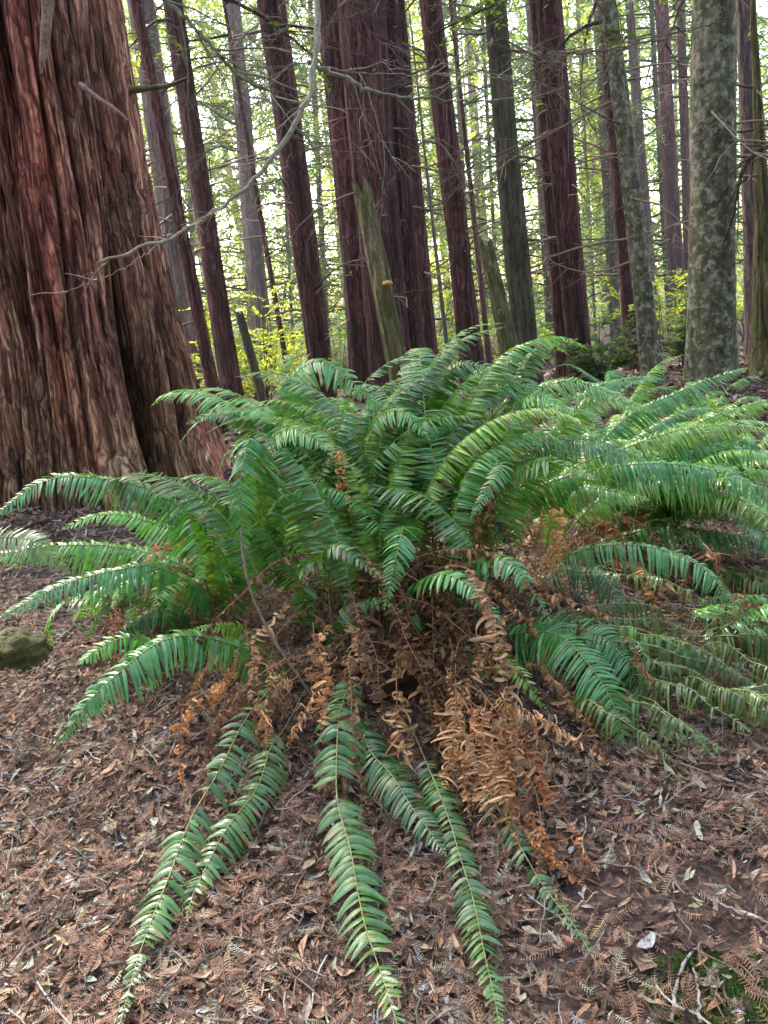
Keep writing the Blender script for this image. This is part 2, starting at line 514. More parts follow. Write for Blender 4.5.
def fern(label, crown, hand, n_fill, n_dead, fill_az=(0, 360), fill_len=(.75, 1.2), seed=1, group=None, hand_dead=(),
         dead_az=(-160, 10), spread=.22, elev=(55, 82), deadlen=(.5, 1.0), Wf=(.12, .17), back=0.0):
    r = np.random.default_rng(seed)
    root = empty('sword_fern', crown, label, 'fern', group)
    # knotty brown rootstock
    mb = MB()
    nn, na = 14, 26
    th = np.linspace(0, 2 * math.pi, na, endpoint=False); ph = np.linspace(0, math.pi / 2, nn)
    R = spread * .8
    X = R * np.sin(ph)[:, None] * np.cos(th); Y = R * np.sin(ph)[:, None] * np.sin(th); Z = R * .55 * np.cos(ph)[:, None] * np.ones(na)
    k = 1 + .35 * (vn(th[None] * 3 + 9, ph[:, None] * 5 + 9) - .5)
    V = np.stack([X * k, Y * k, Z * k - .06], -1).reshape(-1, 3)
    i = np.arange(nn - 1)[:, None] * na; j = np.arange(na)[None]; j2 = (j + 1) % na
    F = np.stack([i + j, i + na + j, i + na + j2, i + j2], -1).reshape(-1, 4)
    mb.add(V, F, (.035, .018, .01))
    mb.build('rootstock', M_TWIG, root)
    for h in hand:
        pts = h[0]; W = h[1]; n = h[2]; kw = dict(h[3]) if len(h) > 3 else {}
        kw.setdefault('col', jit(GREENS[r.integers(5)], r))
        kw.setdefault('tipcol', BROWNTIP)
        kw.setdefault('side_ref', (0.05, -.55, .83))
        if kw.get('droop', 0) >= .4: kw['droop'] = kw['droop'] * 1.35; W = W * 1.08
        add_frond(root, pts, W, n, seed=int(r.integers(1e9)), **kw)
    for k_ in range(n_fill):
        az = math.radians(r.uniform(*fill_az)); Ln = r.uniform(*fill_len); el = math.radians(r.uniform(*elev))
        b = np.array(crown) + np.array([r.normal(0, spread * .6), r.normal(0, spread * .5) + back, 0]) ; b[2] = float(terr(b[0], b[1])) + .02
        hd = np.array([math.cos(az), math.sin(az), 0.0]); zz = np.array([0, 0, 1.0])
        pts = [b]; p = b.copy(); e = el; fall = r.uniform(1.3, 2.6)
        wob = r.normal(0, .25)
        for q in range(9):
            stp = Ln / 9
            e2 = el - fall * ((q + 1) / 9) ** 2.4
            p = p + stp * (hd * math.cos(e2) + zz * math.sin(e2) + np.array([-hd[1], hd[0], 0]) * wob * q / 9)
            p[2] = max(p[2], float(terr(p[0], p[1])) + .04)
            pts.append(p.copy())
        add_frond(root, pts, r.uniform(*Wf), int(Ln * 58), droop=r.uniform(.3, 1.2), col=jit(GREENS[r.integers(5)], r), tipcol=BROWNTIP,
                  seed=int(r.integers(1e9)), stipe=r.uniform(.2, .34), gap=r.choice([.02, .05, .15]))
    dcols = [(.34, .18, .09), (.25, .135, .075), (.42, .26, .14), (.15, .085, .05), (.38, .22, .11), (.20, .11, .065)]
    for pts, W, n, kw in hand_dead:
        kw = dict(kw); kw.setdefault('col', jit(dcols[r.integers(6)], r, .08))
        add_frond(root, pts, W, n, dead=True, seed=int(r.integers(1e9)), **kw)
    for k_ in range(n_dead):
        az = math.radians(r.uniform(*dead_az)); Ln = r.uniform(*deadlen)
        b = np.array(crown) + np.array([r.normal(0, spread * .7), r.normal(0, spread * .5), 0])
        z0 = float(terr(b[0], b[1])) + r.uniform(.05, .42); b[2] = z0
        hd = np.array([math.cos(az), math.sin(az), 0.0])
        pts = [b]; p = b.copy(); el = r.uniform(.1, .9)
        wob = r.normal(0, .5)
        for q in range(7):
            e2 = el - 2.3 * ((q + 1) / 7) ** .8
            p = p + Ln / 7 * (hd * math.cos(e2) + np.array([0, 0, 1.0]) * math.sin(e2) + np.array([-hd[1], hd[0], 0]) * wob * r.uniform(-.3, 1))
            p[2] = max(p[2], float(terr(p[0], p[1])) + r.uniform(.015, .07))
            pts.append(p.copy())
        add_frond(root, pts, r.uniform(.07, .13), int(Ln * 60), dead=True, col=jit(dcols[r.integers(6)], r, .08) * r.choice([.35, .6, 1.0]), seed=int(r.integers(1e9)), gap=.12)  # some fronds darkened, shade of the fern's hollow put into their colour
    return root


def gz(pxs, lifts):
    return [GL(x, y, l) for (x, y), l in zip(pxs, lifts)]


def pz(*q):
    return [P(*a) for a in q]


GRN2 = (.06, .17, .05)
crown = GL(395, 650); CZ = float(crown[2])
print('crown', crown)
hand = [
    # low fronds lying forward over the litter
    (gz([(352, 668), (338, 735), (345, 830), (362, 920), (402, 1040)], [.16, .16, .10, .08, .09]), .15, 62, dict(droop=.4, col=(0.054, 0.137, 0.032), gap=.13, stipe=.05, pw=1.0)),
    (gz([(300, 660), (245, 720), (205, 800), (170, 870), (140, 950), (118, 1030)], [.16, .2, .13, .08, .06, .06]), .125, 64, dict(droop=.4, col=(0.050, 0.122, 0.032), gap=.16, stipe=.1)),
    (gz([(305, 690), (262, 768), (232, 822), (205, 868), (186, 918)], [.1, .12, .09, .07, .05]), .12, 40, dict(droop=.4, col=(0.054, 0.130, 0.036), gap=.08, stipe=.25)),
    (gz([(350, 690), (375, 752), (408, 802), (446, 856)], [.1, .12, .1, .06]), .13, 40, dict(droop=.4, col=(0.032, 0.094, 0.036), stipe=.2)),
    (gz([(400, 700), (445, 800), (468, 880), (488, 960), (503, 1045)], [.1, .09, .07, .07, .06]), .10, 55, dict(droop=.4, col=(0.050, 0.119, 0.032), gap=.1, stipe=.24)),
    (gz([(430, 680), (462, 740), (505, 815), (550, 890), (602, 972)], [.14, .1, .08, .06, .05]), .085, 62, dict(droop=.4, col=(0.043, 0.101, 0.032), gap=.25, stipe=.1)),
    # left low arching frond
    (pz((325, 712, 2.75), (285, 668, 2.65), (225, 640, 2.5), (160, 645, 2.35), (100, 690, 2.22), (52, 752, 2.12)), .17, 74, dict(droop=.55, col=(.06, .19, .06), stipe=.08)),
    (pz((300, 690, 2.9), (260, 640, 2.8), (220, 626, 2.75), (185, 632, 2.7)), .11, 36, dict(droop=.5)),
    # front facing arching fronds
    (pz((400, 660, 3.0), (392, 580, 2.85), (400, 528, 2.65), (400, 545, 2.45), (384, 610, 2.35)), .19, 56, dict(droop=.45, col=(.07, .2, .07))),
    (pz((395, 670, 3.0), (345, 600, 2.8), (325, 560, 2.6), (340, 548, 2.5), (385, 580, 2.4)), .14, 44, dict(droop=.5)),
    (pz((415, 680, 2.9), (408, 600, 2.7), (430, 572, 2.45), (465, 580, 2.3), (506, 626, 2.2)), .145, 56, dict(droop=.6, col=(.075, .23, .075))),
    (pz((430, 680, 2.95), (450, 600, 2.8), (480, 560, 2.6), (515, 570, 2.45), (552, 622, 2.35)), .15, 56, dict(droop=.6, col=(.065, .2, .07))),
    (pz((440, 680, 2.9), (500, 640, 2.7), (555, 635, 2.5), (600, 680, 2.3), (634, 768, 2.15)), .22, 74, dict(droop=.4, col=(.06, .2, .06), stipe=.18)),
    (pz((450, 675, 2.95), (520, 632, 2.8), (590, 632, 2.65), (640, 680, 2.5), (682, 750, 2.4)), .22, 76, dict(droop=.4, col=(.055, .17, .06), stipe=.2)),
    (pz((450, 670, 3.0), (530, 625, 2.95), (600, 632, 2.85), (650, 665, 2.75), (700, 730, 2.7)), .2, 66, dict(droop=.4, col=(.05, .13, .05), stipe=.25)),
    (pz((400, 700, 2.8), (395, 680, 2.6), (430, 652, 2.45), (470, 650, 2.35)), .11, 36, dict(droop=.6)),
    (pz((430, 700, 2.8), (468, 668, 2.55), (500, 660, 2.4), (525, 680, 2.3), (548, 712, 2.25)), .13, 42, dict(droop=.5, tipcol=(.4, .22, .09))),
    (pz((380, 700, 2.85), (345, 660, 2.7), (340, 620, 2.6), (372, 600, 2.5), (400, 610, 2.42)), .11, 40, dict(droop=.7)),
    (pz((335, 690, 2.95), (310, 620, 2.85), (300, 575, 2.7), (320, 560, 2.6), (345, 575, 2.55)), .12, 40, dict(droop=.6)),
    # upper crown
    (pz((360, 650, 3.2), (290, 500, 3.2), (285, 400, 3.2), (325, 362, 3.15), (400, 428, 3.05)), .2, 78, dict(droop=.5, stipe=.25)),
    (pz((350, 650, 3.2), (275, 520, 3.15), (262, 440, 3.1), (225, 415, 3.05), (186, 424, 3.0)), .14, 72, dict(droop=.4, stipe=.3)),
    (pz((340, 650, 3.1), (275, 540, 3.0), (265, 460, 2.9), (290, 430, 2.8), (335, 450, 2.7)), .2, 76, dict(droop=.6, stipe=.28)),
    (pz((340, 655, 3.05), (280, 560, 2.95), (256, 470, 2.85), (250, 440, 2.75), (240, 500, 2.62), (245, 560, 2.6)), .18, 76, dict(droop=.7, stipe=.25)),
    (pz((380, 650, 3.2), (330, 520, 3.2), (300, 400, 3.25), (285, 362, 3.3), (300, 352, 3.4)), .18, 70, dict(droop=.3, stipe=.25)),
    (pz((390, 640, 3.2), (375, 520, 3.1), (372, 430, 3.0), (400, 410, 2.9), (430, 440, 2.8)), .17, 72, dict(droop=.6, stipe=.3)),
    (pz((395, 640, 3.25), (395, 480, 3.3), (402, 400, 3.35), (412, 368, 3.4), (440, 375, 3.5)), .17, 72, dict(droop=.4, stipe=.3)),
    (pz((400, 640, 3.2), (430, 500, 3.2), (430, 410, 3.2), (460, 368, 3.2), (520, 382, 3.2), (560, 410, 3.2)), .2, 84, dict(droop=.5, stipe=.25)),
    (pz((410, 640, 3.2), (465, 500, 3.2), (490, 420, 3.1), (530, 395, 3.0), (580, 415, 2.9)), .19, 80, dict(droop=.5, stipe=.25)),
    (pz((420, 640, 3.1), (470, 540, 3.0), (500, 480, 2.9), (540, 460, 2.75), (600, 480, 2.6)), .17, 70, dict(droop=.5, stipe=.25)),
    (pz((400, 640, 3.1), (450, 560, 2.95), (465, 490, 2.8), (500, 465, 2.7), (470, 520, 2.55)), .15, 60, dict(droop=.6, stipe=.25, tipcol=(.4, .22, .09))),
    (pz((430, 640, 3.2), (500, 520, 3.2), (560, 430, 3.2), (600, 400, 3.2), (655, 412, 3.15)), .17, 80, dict(droop=.4, stipe=.25)),
]
hd = [
    (gz([(455, 690), (495, 750), (520, 800), (555, 860), (592, 892)], [.3, .2, .12, .07, .04]), .12, 60, dict(col=(.36, .17, .07), gap=.05)),
    (gz([(480, 690), (520, 740), (555, 800), (600, 880)], [.25, .18, .1, .04]), .12, 56, dict(col=(.33, .14, .06), gap=.05)),
    (gz([(470, 700), (490, 770), (530, 830), (575, 880)], [.22, .15, .1, .06]), .11, 56, dict(col=(.3, .15, .07), gap=.05)),
    (pz((340, 620, 2.95), (338, 520, 2.85), (335, 455, 2.8), (345, 470, 2.74), (352, 530, 2.7)), .07, 50, dict(col=(.42, .22, .09))),
    (pz((460, 620, 2.95), (475, 540, 2.85), (480, 500, 2.8), (470, 560, 2.7)), .07, 50, dict(col=(.3, .14, .06))),
    (gz([(300, 660), (220, 660), (190, 700), (180, 740)], [.2, .15, .1, .05]), .1, 44, dict(col=(.3, .15, .07))),
    (gz([(350, 690), (400, 660), (480, 650), (545, 700), (590, 720)], [.2, .25, .25, .15, .05]), .1, 54, dict()),
]
rq = np.random.default_rng(31)
for k in range(11):
    x0 = rq.uniform(425, 520); dx = rq.uniform(-30, 130); y0 = rq.uniform(650, 720); dy = rq.uniform(60, 195)
    hd.append((gz([(x0, y0), (x0 + dx * .3 + rq.normal(0, 10), y0 + dy * .3), (x0 + dx * .65 + rq.normal(0, 12), y0 + dy * .65), (x0 + dx, y0 + dy)], [.3, .22, .13, .04]), rq.uniform(.08, .13), 50,
               dict(col=np.array([.44, .27, .14]) * rq.uniform(.5, 1.2), gap=.12)))
for k in range(12):
    x0 = rq.uniform(230, 340); y0 = rq.uniform(620, 690); dx = rq.uniform(-60, 20); dy = rq.uniform(40, 110)
    hd.append((gz([(x0, y0), (x0 + dx * .5, y0 + dy * .4), (x0 + dx, y0 + dy)], [.28, .2, .04]), rq.uniform(.09, .13), 36, dict(gap=.06)))
for k in range(14):
    x0 = rq.uniform(290, 560); y0 = rq.uniform(460, 560); yd = rq.uniform(2.75, 3.0); dx = rq.normal(0, 22); L_ = rq.uniform(50, 110)
    hd.append((pz((x0 * .5 + 200, 650, 3.1), (x0 - dx * .3, y0 + 30, yd + .05), (x0, y0, yd), (x0 + dx * .4, y0 + L_ * .4, yd - .06), (x0 + dx, y0 + L_, yd - .1)), rq.uniform(.065, .10), 56,
               dict(col=np.array([.44, .27, .13]) * rq.uniform(.5, 1.1), gap=.1, stipe=.3)))
fern('large lush sword fern with a skirt of rusty dead fronds in the middle', crown, hand, 66, 55,
     fill_az=(5, 178), back=.22, seed=21, hand_dead=hd, dead_az=(-175, 0), spread=.3, elev=(72, 90), fill_len=(.95, 1.42), Wf=(.12, .18))

# --- left fern
crownL = GL(215, 620)
handL = [
    (pz((235, 640, 3.2), (225, 560, 3.1), (170, 500, 3.0), (110, 478, 2.9), (50, 480, 2.8), (-12, 520, 2.7)), .2, 92, dict(droop=.65, stipe=.1, col=(.06, .19, .075))),
    (pz((235, 640, 3.1), (215, 600, 3.0), (165, 572, 2.85), (110, 568, 2.75), (50, 590, 2.65), (-8, 622, 2.55)), .19, 84, dict(droop=.7, stipe=.12, col=(.06, .2, .08))),
    (pz((235, 640, 3.3), (190, 570, 3.3), (120, 548, 3.3), (50, 545, 3.3), (-20, 560, 3.25)), .22, 84, dict(droop=.7, stipe=.12)),
    (pz((235, 640, 3.4), (210, 560, 3.4), (160, 525, 3.4), (105, 515, 3.4), (60, 530, 3.35)), .14, 62, dict(droop=.5, stipe=.15)),
    (pz((225, 640, 3.1), (220, 560, 2.95), (205, 520, 2.8), (190, 520, 2.7), (205, 590, 2.6)), .13, 52, dict(droop=.6, stipe=.15, tipcol=(.42, .2, .09))),
    (pz((240, 640, 3.2), (240, 560, 3.2), (225, 510, 3.15), (190, 490, 3.1), (150, 500, 3.0)), .14, 62, dict(droop=.6, stipe=.15)),
    (pz((230, 650, 3.05), (170, 640, 2.9), (120, 640, 2.8), (75, 665, 2.7)), .12, 46, dict(droop=.4, stipe=.2)),
    (pz((235, 640, 3.2), (190, 610, 3.1), (150, 610, 3.0), (110, 640, 2.95)), .16, 50, dict(droop=.7, stipe=.2)),
    (pz((245, 640, 3.3), (240, 540, 3.4), (215, 500, 3.5), (165, 505, 3.6)), .14, 50, dict(droop=.5, stipe=.2)),
    (pz((-50, 600, 3.1), (-20, 540, 3.05), (30, 540, 3.0), (70, 575, 2.95)), .17, 44, dict(droop=.35, stipe=.1, col=(.12, .17, .08))),
]
fern('broad sword fern beside the giant redwood, fronds sweeping off left', crownL, handL[:-1], 20, 14,
     fill_az=(100, 250), seed=5, dead_az=(-190, -20), spread=.16, elev=(40, 70), fill_len=(.5, .85))

# --- fern just off the left edge, one pale frond reaching in
crownE = np.array(P(-75, 570, 3.5)); crownE[2] = float(terr(crownE[0], crownE[1]))
fern('small pale sword fern at the left edge, its blunt frond pointing into view', crownE, [handL[-1]], 2, 2, fill_az=(100, 200), seed=8,
     dead_az=(-90, 0), spread=.08, elev=(30, 60), fill_len=(.4, .6))

# --- right rear fern
crownR = P(600, 500, 3.9); crownR[2] = float(terr(crownR[0], crownR[1]))
q = lambda *a: pz(*a)
handR = [
    (q((545, 560, 3.5), (520, 500, 3.4), (580, 470, 3.3), (660, 462, 3.2), (730, 475, 3.1), (800, 510, 3.0)), .2, 96, dict(droop=.75, stipe=.15, col=(.06, .19, .065))),
    (q((545, 560, 3.6), (560, 480, 3.6), (620, 448, 3.5), (700, 425, 3.45), (790, 432, 3.4)), .18, 92, dict(droop=.75, stipe=.15)),
    (q((550, 550, 3.8), (600, 470, 3.8), (660, 450, 3.7), (730, 450, 3.6), (800, 470, 3.5)), .19, 90, dict(droop=.7, stipe=.15)),
    (q((560, 540, 4.0), (600, 450, 4.0), (640, 410, 4.0), (690, 385, 4.0), (748, 368, 4.0)), .2, 80, dict(droop=.85, stipe=.2, col=(.055, .17, .045))),
    (q((560, 540, 4.1), (560, 440, 4.1), (590, 392, 4.1), (630, 378, 4.1), (665, 380, 4.1)), .14, 70, dict(droop=.6, stipe=.25)),
    (q((540, 560, 3.4), (530, 480, 3.3), (545, 440, 3.2), (600, 445, 3.1), (660, 470, 3.0)), .18, 80, dict(droop=.6, stipe=.2)),
    (q((540, 560, 3.5), (510, 460, 3.4), (520, 405, 3.3), (570, 380, 3.25), (650, 410, 3.2)), .2, 84, dict(droop=.6, stipe=.22)),
    (q((540, 570, 3.4), (560, 500, 3.3), (600, 490, 3.2), (650, 500, 3.1)), .16, 60, dict(droop=.5, stipe=.2)),
    (q((535, 570, 3.3), (500, 500, 3.2), (480, 470, 3.1), (455, 500, 3.0)), .15, 60, dict(droop=.6, stipe=.2, tipcol=(.4, .22, .09))),
    (q((535, 590, 3.2), (570, 555, 3.0), (640, 545, 2.85), (700, 568, 2.72), (738, 610, 2.62)), .17, 76, dict(droop=.75, stipe=.15, col=(.075, .2, .085))),
    (q((535, 590, 3.2), (560, 570, 3.1), (600, 575, 3.0), (630, 610, 2.9)), .18, 50, dict(droop=.5, stipe=.2, col=(.04, .12, .06))),
    (q((560, 560, 3.7), (620, 535, 3.6), (690, 528, 3.5), (800, 550, 3.4)), .17, 80, dict(droop=.7, stipe=.2, col=(.06, .17, .05))),
    (q((570, 540, 4.0), (640, 500, 4.0), (720, 500, 3.9), (800, 515, 3.8)), .16, 74, dict(droop=.5, stipe=.2)),
    (q((545, 560, 3.6), (600, 500, 3.5), (660, 480, 3.4), (740, 500, 3.3), (780, 540, 3.2)), .17, 76, dict(droop=.6, stipe=.2)),
    (q((560, 540, 4.0), (620, 460, 4.0), (700, 420, 4.1), (790, 395, 4.2)), .17, 76, dict(droop=.6, stipe=.2)),
]
fern('wide sword fern behind the middle one, fronds reaching right toward the lichen-covered tree', crownR, handR, 78, 22,
     fill_az=(-70, 100), seed=9, dead_az=(-180, 0), spread=.28, elev=(45, 84), fill_len=(.9, 1.4), Wf=(.12, .18))

# --- low, half dead fern on the right
crownQ = GL(700, 640)
r_ = np.random.default_rng(4)
handQ = []
for k in range(28):
    x0, y0 = r_.uniform(540, 710), r_.uniform(560, 700)
    x1, y1 = x0 + r_.uniform(90, 200), y0 + r_.uniform(0, 70)
    g = gz([(x0, y0), ((x0 + x1) / 2, (y0 + y1) / 2 - 14), (x1, y1)], [.06, .16, .09])
    handQ.append((g, r_.uniform(.12, .18), 46, dict(droop=1.1, col=jit((.085, .13, .04), r_, .2), gap=.3, stipe=.06, tipcol=(.3, .2, .08))))
fern('low sparse olive sword fern lying half withered over the litter at the right', crownQ, handQ, 6, 8, fill_az=(-60, 60), seed=10,
     dead_az=(-180, 0), spread=.15, elev=(20, 45), fill_len=(.5, .8), deadlen=(.3, .6))

# --- small ferns in mid distance
for k, (px, py, Y, lab) in enumerate([(700, 400, 6.9, 'shaded sword fern growing against the foot of the stout lichen-covered tree'), (610, 400, 8.0, 'small far sword fern between the leaning grey tree and the clearing'), (735, 480, 5.2, 'dusty sword fern in the shade right of the clearing, before the lichen-covered tree'),
                                  (250, 480, 4.6, 'small sword fern tucked between the giant redwood and the big fern'),
                                  ]):
    c = P(px, py, Y); c[2] = float(terr(c[0], c[1]))
    fern(lab, c, [], 16, 6, seed=40 + k, spread=.1, elev=(35, 75), fill_len=(.5, .9))


# ------------------------------------------------------------------ litter
def litter():
    r = np.random.default_rng(12)
    mb = MB()
    pal = np.array([(.20, .115, .085), (.26, .155, .12), (.14, .075, .055), (.33, .22, .175), (.10, .055, .042), (.30, .15, .09), (.24, .17, .14), (.18, .09, .06)]) * np.array([1.08, 1.15, 1.02])

    def scatter(n, near=True):
        # sample positions by pixel-like density in view wedge
        Y = 1.0 + (r.random(n * 3) ** 1.5) * 7.0 if near else r.uniform(4, 16, n * 3)
        X = r.uniform(-1, 1, n * 3) * (.62 * Y + .5)
        return X[:n], Y[:n]

    def inst(V0, F0, n, smin, smax, lift, tilt=.35, pal_=pal, near=True):
        X, Y = scatter(n, near)
        pc = GL(690, 950)
        dd = ((X - pc[0]) / .42) ** 2 + ((Y - pc[1]) / .30) ** 2
        kp = (dd > 1) | (r.random(len(X)) < .3)
        X, Y = X[kp], Y[kp]; n = len(X)
        z = terr(X, Y)
        e = .03
        nx = -(terr(X + e, Y) - z) / e; ny = -(terr(X, Y + e) - z) / e
        Nn = nrm(np.stack([nx + r.normal(0, tilt, n), ny + r.normal(0, tilt, n), np.ones(n)], 1))
        a = r.uniform(0, 2 * math.pi, n)
        T = np.stack([np.cos(a), np.sin(a), np.zeros(n)], 1)
        S = nrm(np.cross(Nn, T)); T = np.cross(S, Nn)
        s = r.uniform(smin, smax, n)
        if Y.max() > 4.5:
            s = s * np.clip(Y / 4.5, 1, 2.4)
        var = V0.shape[0]
        w = r.integers(0, var, n)
        VV = V0[w]  # n,k,3
        W = (T[:, None] * VV[..., :1] + S[:, None] * VV[..., 1:2] + Nn[:, None] * VV[..., 2:]) * s[:, None, None]
        W += np.stack([X, Y, z + r.uniform(*lift, n)], 1)[:, None]
        k = V0.shape[1]
        F = (F0[None] + (np.arange(n) * k)[:, None, None]).reshape(-1, F0.shape[1])
        c = pal_[r.integers(0, len(pal_), n)] * np.exp(r.normal(-.12, .52, (n, 1)))
        c = np.repeat(np.clip(c, .008, .33), k, axis=0)
        mb.add(W.reshape(-1, 3), F, c)

    # curled flakes: 3 x 2 grid of points length 1
    var = []
    for _ in range(24):
        s = np.linspace(-.5, .5, 5); w = np.array([.04, .11, .14, .10, .02]) * r.uniform(.35, 1.4)
        w = w * (1 + r.normal(0, .2, 5))
        cu = r.uniform(-.5, .9); tw = r.uniform(-.8, .8); bend = r.uniform(-.3, .3)
        V = []
        for i_, (a, b) in enumerate(zip(s, w)):
            z = cu * (a * a) * .8; an = tw * a * 2
            V.append((a, bend * a * a + b * math.cos(an), z + b * math.sin(an)))
            V.append((a, bend * a * a, z - b * .35))
            V.append((a, bend * a * a - b * math.cos(an), z - b * math.sin(an)))
        var.append(V)
    F0 = []
    for i_ in range(4):
        for j_ in range(2):
            a = i_ * 3 + j_
            F0.append((a, a + 1, a + 4, a + 3))
    V0 = np.array(var); F0 = np.array(F0)
    inst(V0, F0, 70000, .012, .045, (0.0, .028), tilt=.6)
    inst(V0, F0, 12000, .035, .07, (0.004, .03), tilt=.45)
    inst(V0 * np.array([1, 1.7, 1]), F0, 1500, .035, .06, (0.008, .03), tilt=.3)
    inst(V0, F0, 14000, .05, .11, (0.0, .03), near=False)
    # needled redwood sprays
    var = []
    nd = 13
    for _ in range(16):
        V = []
        bend = r.uniform(-.35, .35); lift = r.uniform(0, .3); cur = r.uniform(.0, .5)
        for i_ in range(nd):
            a = -.5 + i_ / (nd - 1)
            cx, cy, cz = a, bend * a * a, lift * a * a
            L = .17 * (1 - abs(a) ** 2 * 2.2) * r.uniform(.7, 1.1) + .02
            for sd in (-1, 1):
                sw = r.uniform(.25, .6)
                tx, ty = cx + L * sw, cy + sd * L
                tz = cz + r.normal(0, .03) - cur * L
                h = .017
                V += [(cx - h, cy, cz), (cx + h, cy, cz), (tx + h * .5, ty, tz), (tx - h * .5, ty, tz)]
        # spine
        for i_ in range(nd - 1):
            a = -.5 + i_ / (nd - 1); b = -.5 + (i_ + 1) / (nd - 1)
            V += [(a, bend * a * a - .011, lift * a * a + .006), (b, bend * b * b - .011, lift * b * b + .006),
                  (b, bend * b * b + .011, lift * b * b + .006), (a, bend * a * a + .011, lift * a * a + .006)]
        var.append(V)
    V0 = np.array(var); F0 = np.arange(V0.shape[1]).reshape(-1, 4)
    palr = np.array([(.28, .15, .10), (.24, .13, .09), (.20, .115, .085), (.36, .19, .12), (.16, .095, .07)])
    inst(V0, F0, 22000, .035, .09, (.006, .032), tilt=.3, pal_=palr)
    # twigs
    var = []
    for _ in range(12):
        V = []
        b = r.uniform(-.15, .15); b2 = r.uniform(-.1, .1)
        for i_ in range(6):
            a = -.5 + i_ / 5; w = .012
            cy = b * a * a + b2 * math.sin(a * 9); cz = abs(b) * a * .3
            V += [(a, cy - w, cz), (a, cy, cz + w * 1.6), (a, cy + w, cz)]
        var.append(V)
    F0 = []
    for i_ in range(5):
        for j_ in range(2):
            a = i_ * 3 + j_
            F0.append((a, a + 3, a + 4, a + 1))
    palt = np.array([(.28, .21, .17), (.2, .14, .11), (.36, .29, .24), (.12, .08, .06)])
    inst(np.array(var), np.array(F0), 5200, .04, .2, (.012, .035), tilt=.15, pal_=palt)
    o = mb.build('leaf_litter', M_LITTER, smooth=False)
    tag(o, 'brown litter of fallen needles, flakes and twigs covering the forest floor', 'leaf litter', kind='stuff')


litter()


# ------------------------------------------------------------------ trunks
def trunk_mesh(b, t, rb, rt, H, sides=40, rings=80, ridge=.06, nr=14, flare=.35, seed=0, bow=0.0, top_break=False, zoff=.25, buttress=0.0):
    """tapered barky trunk from base b along direction through t"""
    r = np.random.default_rng(seed)
    b = np.asarray(b, float); d = np.asarray(t, float) - b
    d = d / d[2]                       # per metre of height
    z = -zoff + (H + zoff) * (np.linspace(0, 1, rings) ** 1.35)
    hz = z[:, None]
    th = np.linspace(0, 2 * math.pi, sides, endpoint=False)[None]
    rad = rb + (rt - rb) * np.clip(z / max(t[2] - b[2], .1), 0, None)
    top = max(t[2] - b[2], .1)
    rad = np.where(z > top, rt * np.clip(1 - (z - top) / (H * 1.15 - top + 1e-6), .12, 1), rad)
    rad = rad[:, None] * (1 + flare * np.exp(-np.clip(hz, 0, None) / (rb * 1.6 + .05)))
    off = r.integers(0, 99)
    wz = hz / (rb * 5 + .25)
    wob = .35 * (vn(th * 0 + off, hz * 1.5 + off) - .5) + .5 * (vn(th / (2 * math.pi) * 6, hz * .7 + off, perx=6) - .5)
    n1 = vn2((th / (2 * math.pi) * nr + wob), wz + off, perx=nr)
    n2 = vn((th / (2 * math.pi) * nr * 2 + wob * 2), wz * 2.2 + off, perx=nr * 2)
    n3 = vn2((th / (2 * math.pi) * 4), hz * .4 + off, perx=4)
    k1 = np.clip(np.abs(2 * n1 - 1) / .4, 0, 1); k2 = np.clip(np.abs(2 * n2 - 1) / .5, 0, 1)
    h = .6 * k1 * k1 * (3 - 2 * k1) + .4 * k2
    R = rad * (1 + ridge * (h - .5) * 2 + .10 * (n3 - .5))
    if buttress:
        R = R * (1 + buttress * np.exp(-np.clip(hz, 0, None) / (rb * 1.3)) * (vn(th / (2 * math.pi) * 7, hz * .1 + off, perx=7) - .5) * 2)
    if top_break:
        cutz = H - rb * 2.0 * vn(th / (2 * math.pi) * 11 + off, th * 0 + 3, perx=None) - rb * (1 + np.cos(th - 1)) * .35
        zz = np.minimum(hz, cutz)
    else:
        zz = hz + 0 * th
    ax = d[None, None, :2] * zz[..., None]
    bw = bow * np.sin(np.clip(zz / (top * 2), 0, 1) * math.pi)
    wobx = .02 * rb * 10 * (vn(zz * .25 + off, zz * 0) - .5)
    X = ax[..., 0] + bw + wobx + R * np.cos(th); Y = ax[..., 1] + R * np.sin(th)
    V = np.stack([X, Y, zz], -1)
    i = np.arange(rings - 1)[:, None] * sides; j = np.arange(sides)[None]; j2 = (j + 1) % sides
    F = np.stack([i + j, i + j2, i + sides + j2, i + sides + j], -1).reshape(-1, 4)
    c = .2 + .42 * h + .2 * (n3 - .5)
    C_ = np.repeat(c.reshape(-1, 1), 3, 1)
    mb = MB()
    mb.add(V.reshape(-1, 3), F, C_)
    # cap
    if top_break:
        ctr = V[-1].mean(0) - np.array([0, 0, rb * .6])
        n0 = 0
        cap = np.vstack([V[-1], ctr])
        Fc = np.stack([np.arange(sides), (np.arange(sides) + 1) % sides, np.full(sides, sides)], 1)
        mb.add(cap, Fc, (.45, .42, .38))

    def axis(zv, th_=None):
        rr = np.interp(zv, z, rad[:, 0])
        return np.array([d[0] * zv + bow * math.sin(min(max(zv / (top * 2), 0), 1) * math.pi), d[1] * zv, zv]), rr
    return mb, axis


def limb_pts(p0, az, L, el, sag, r, n=8, kink=.06):
    p = p0.copy(); out = [p.copy()]
    e = el; a = az
    for q in range(n - 1):
        e = e - sag / n + r.normal(0, kink); a += r.normal(0, kink * 1.6)
        p = p + L / (n - 1) * np.array([math.cos(a) * math.cos(e), math.sin(a) * math.cos(e), math.sin(e)])
        out.append(p.copy())
    return np.array(out)


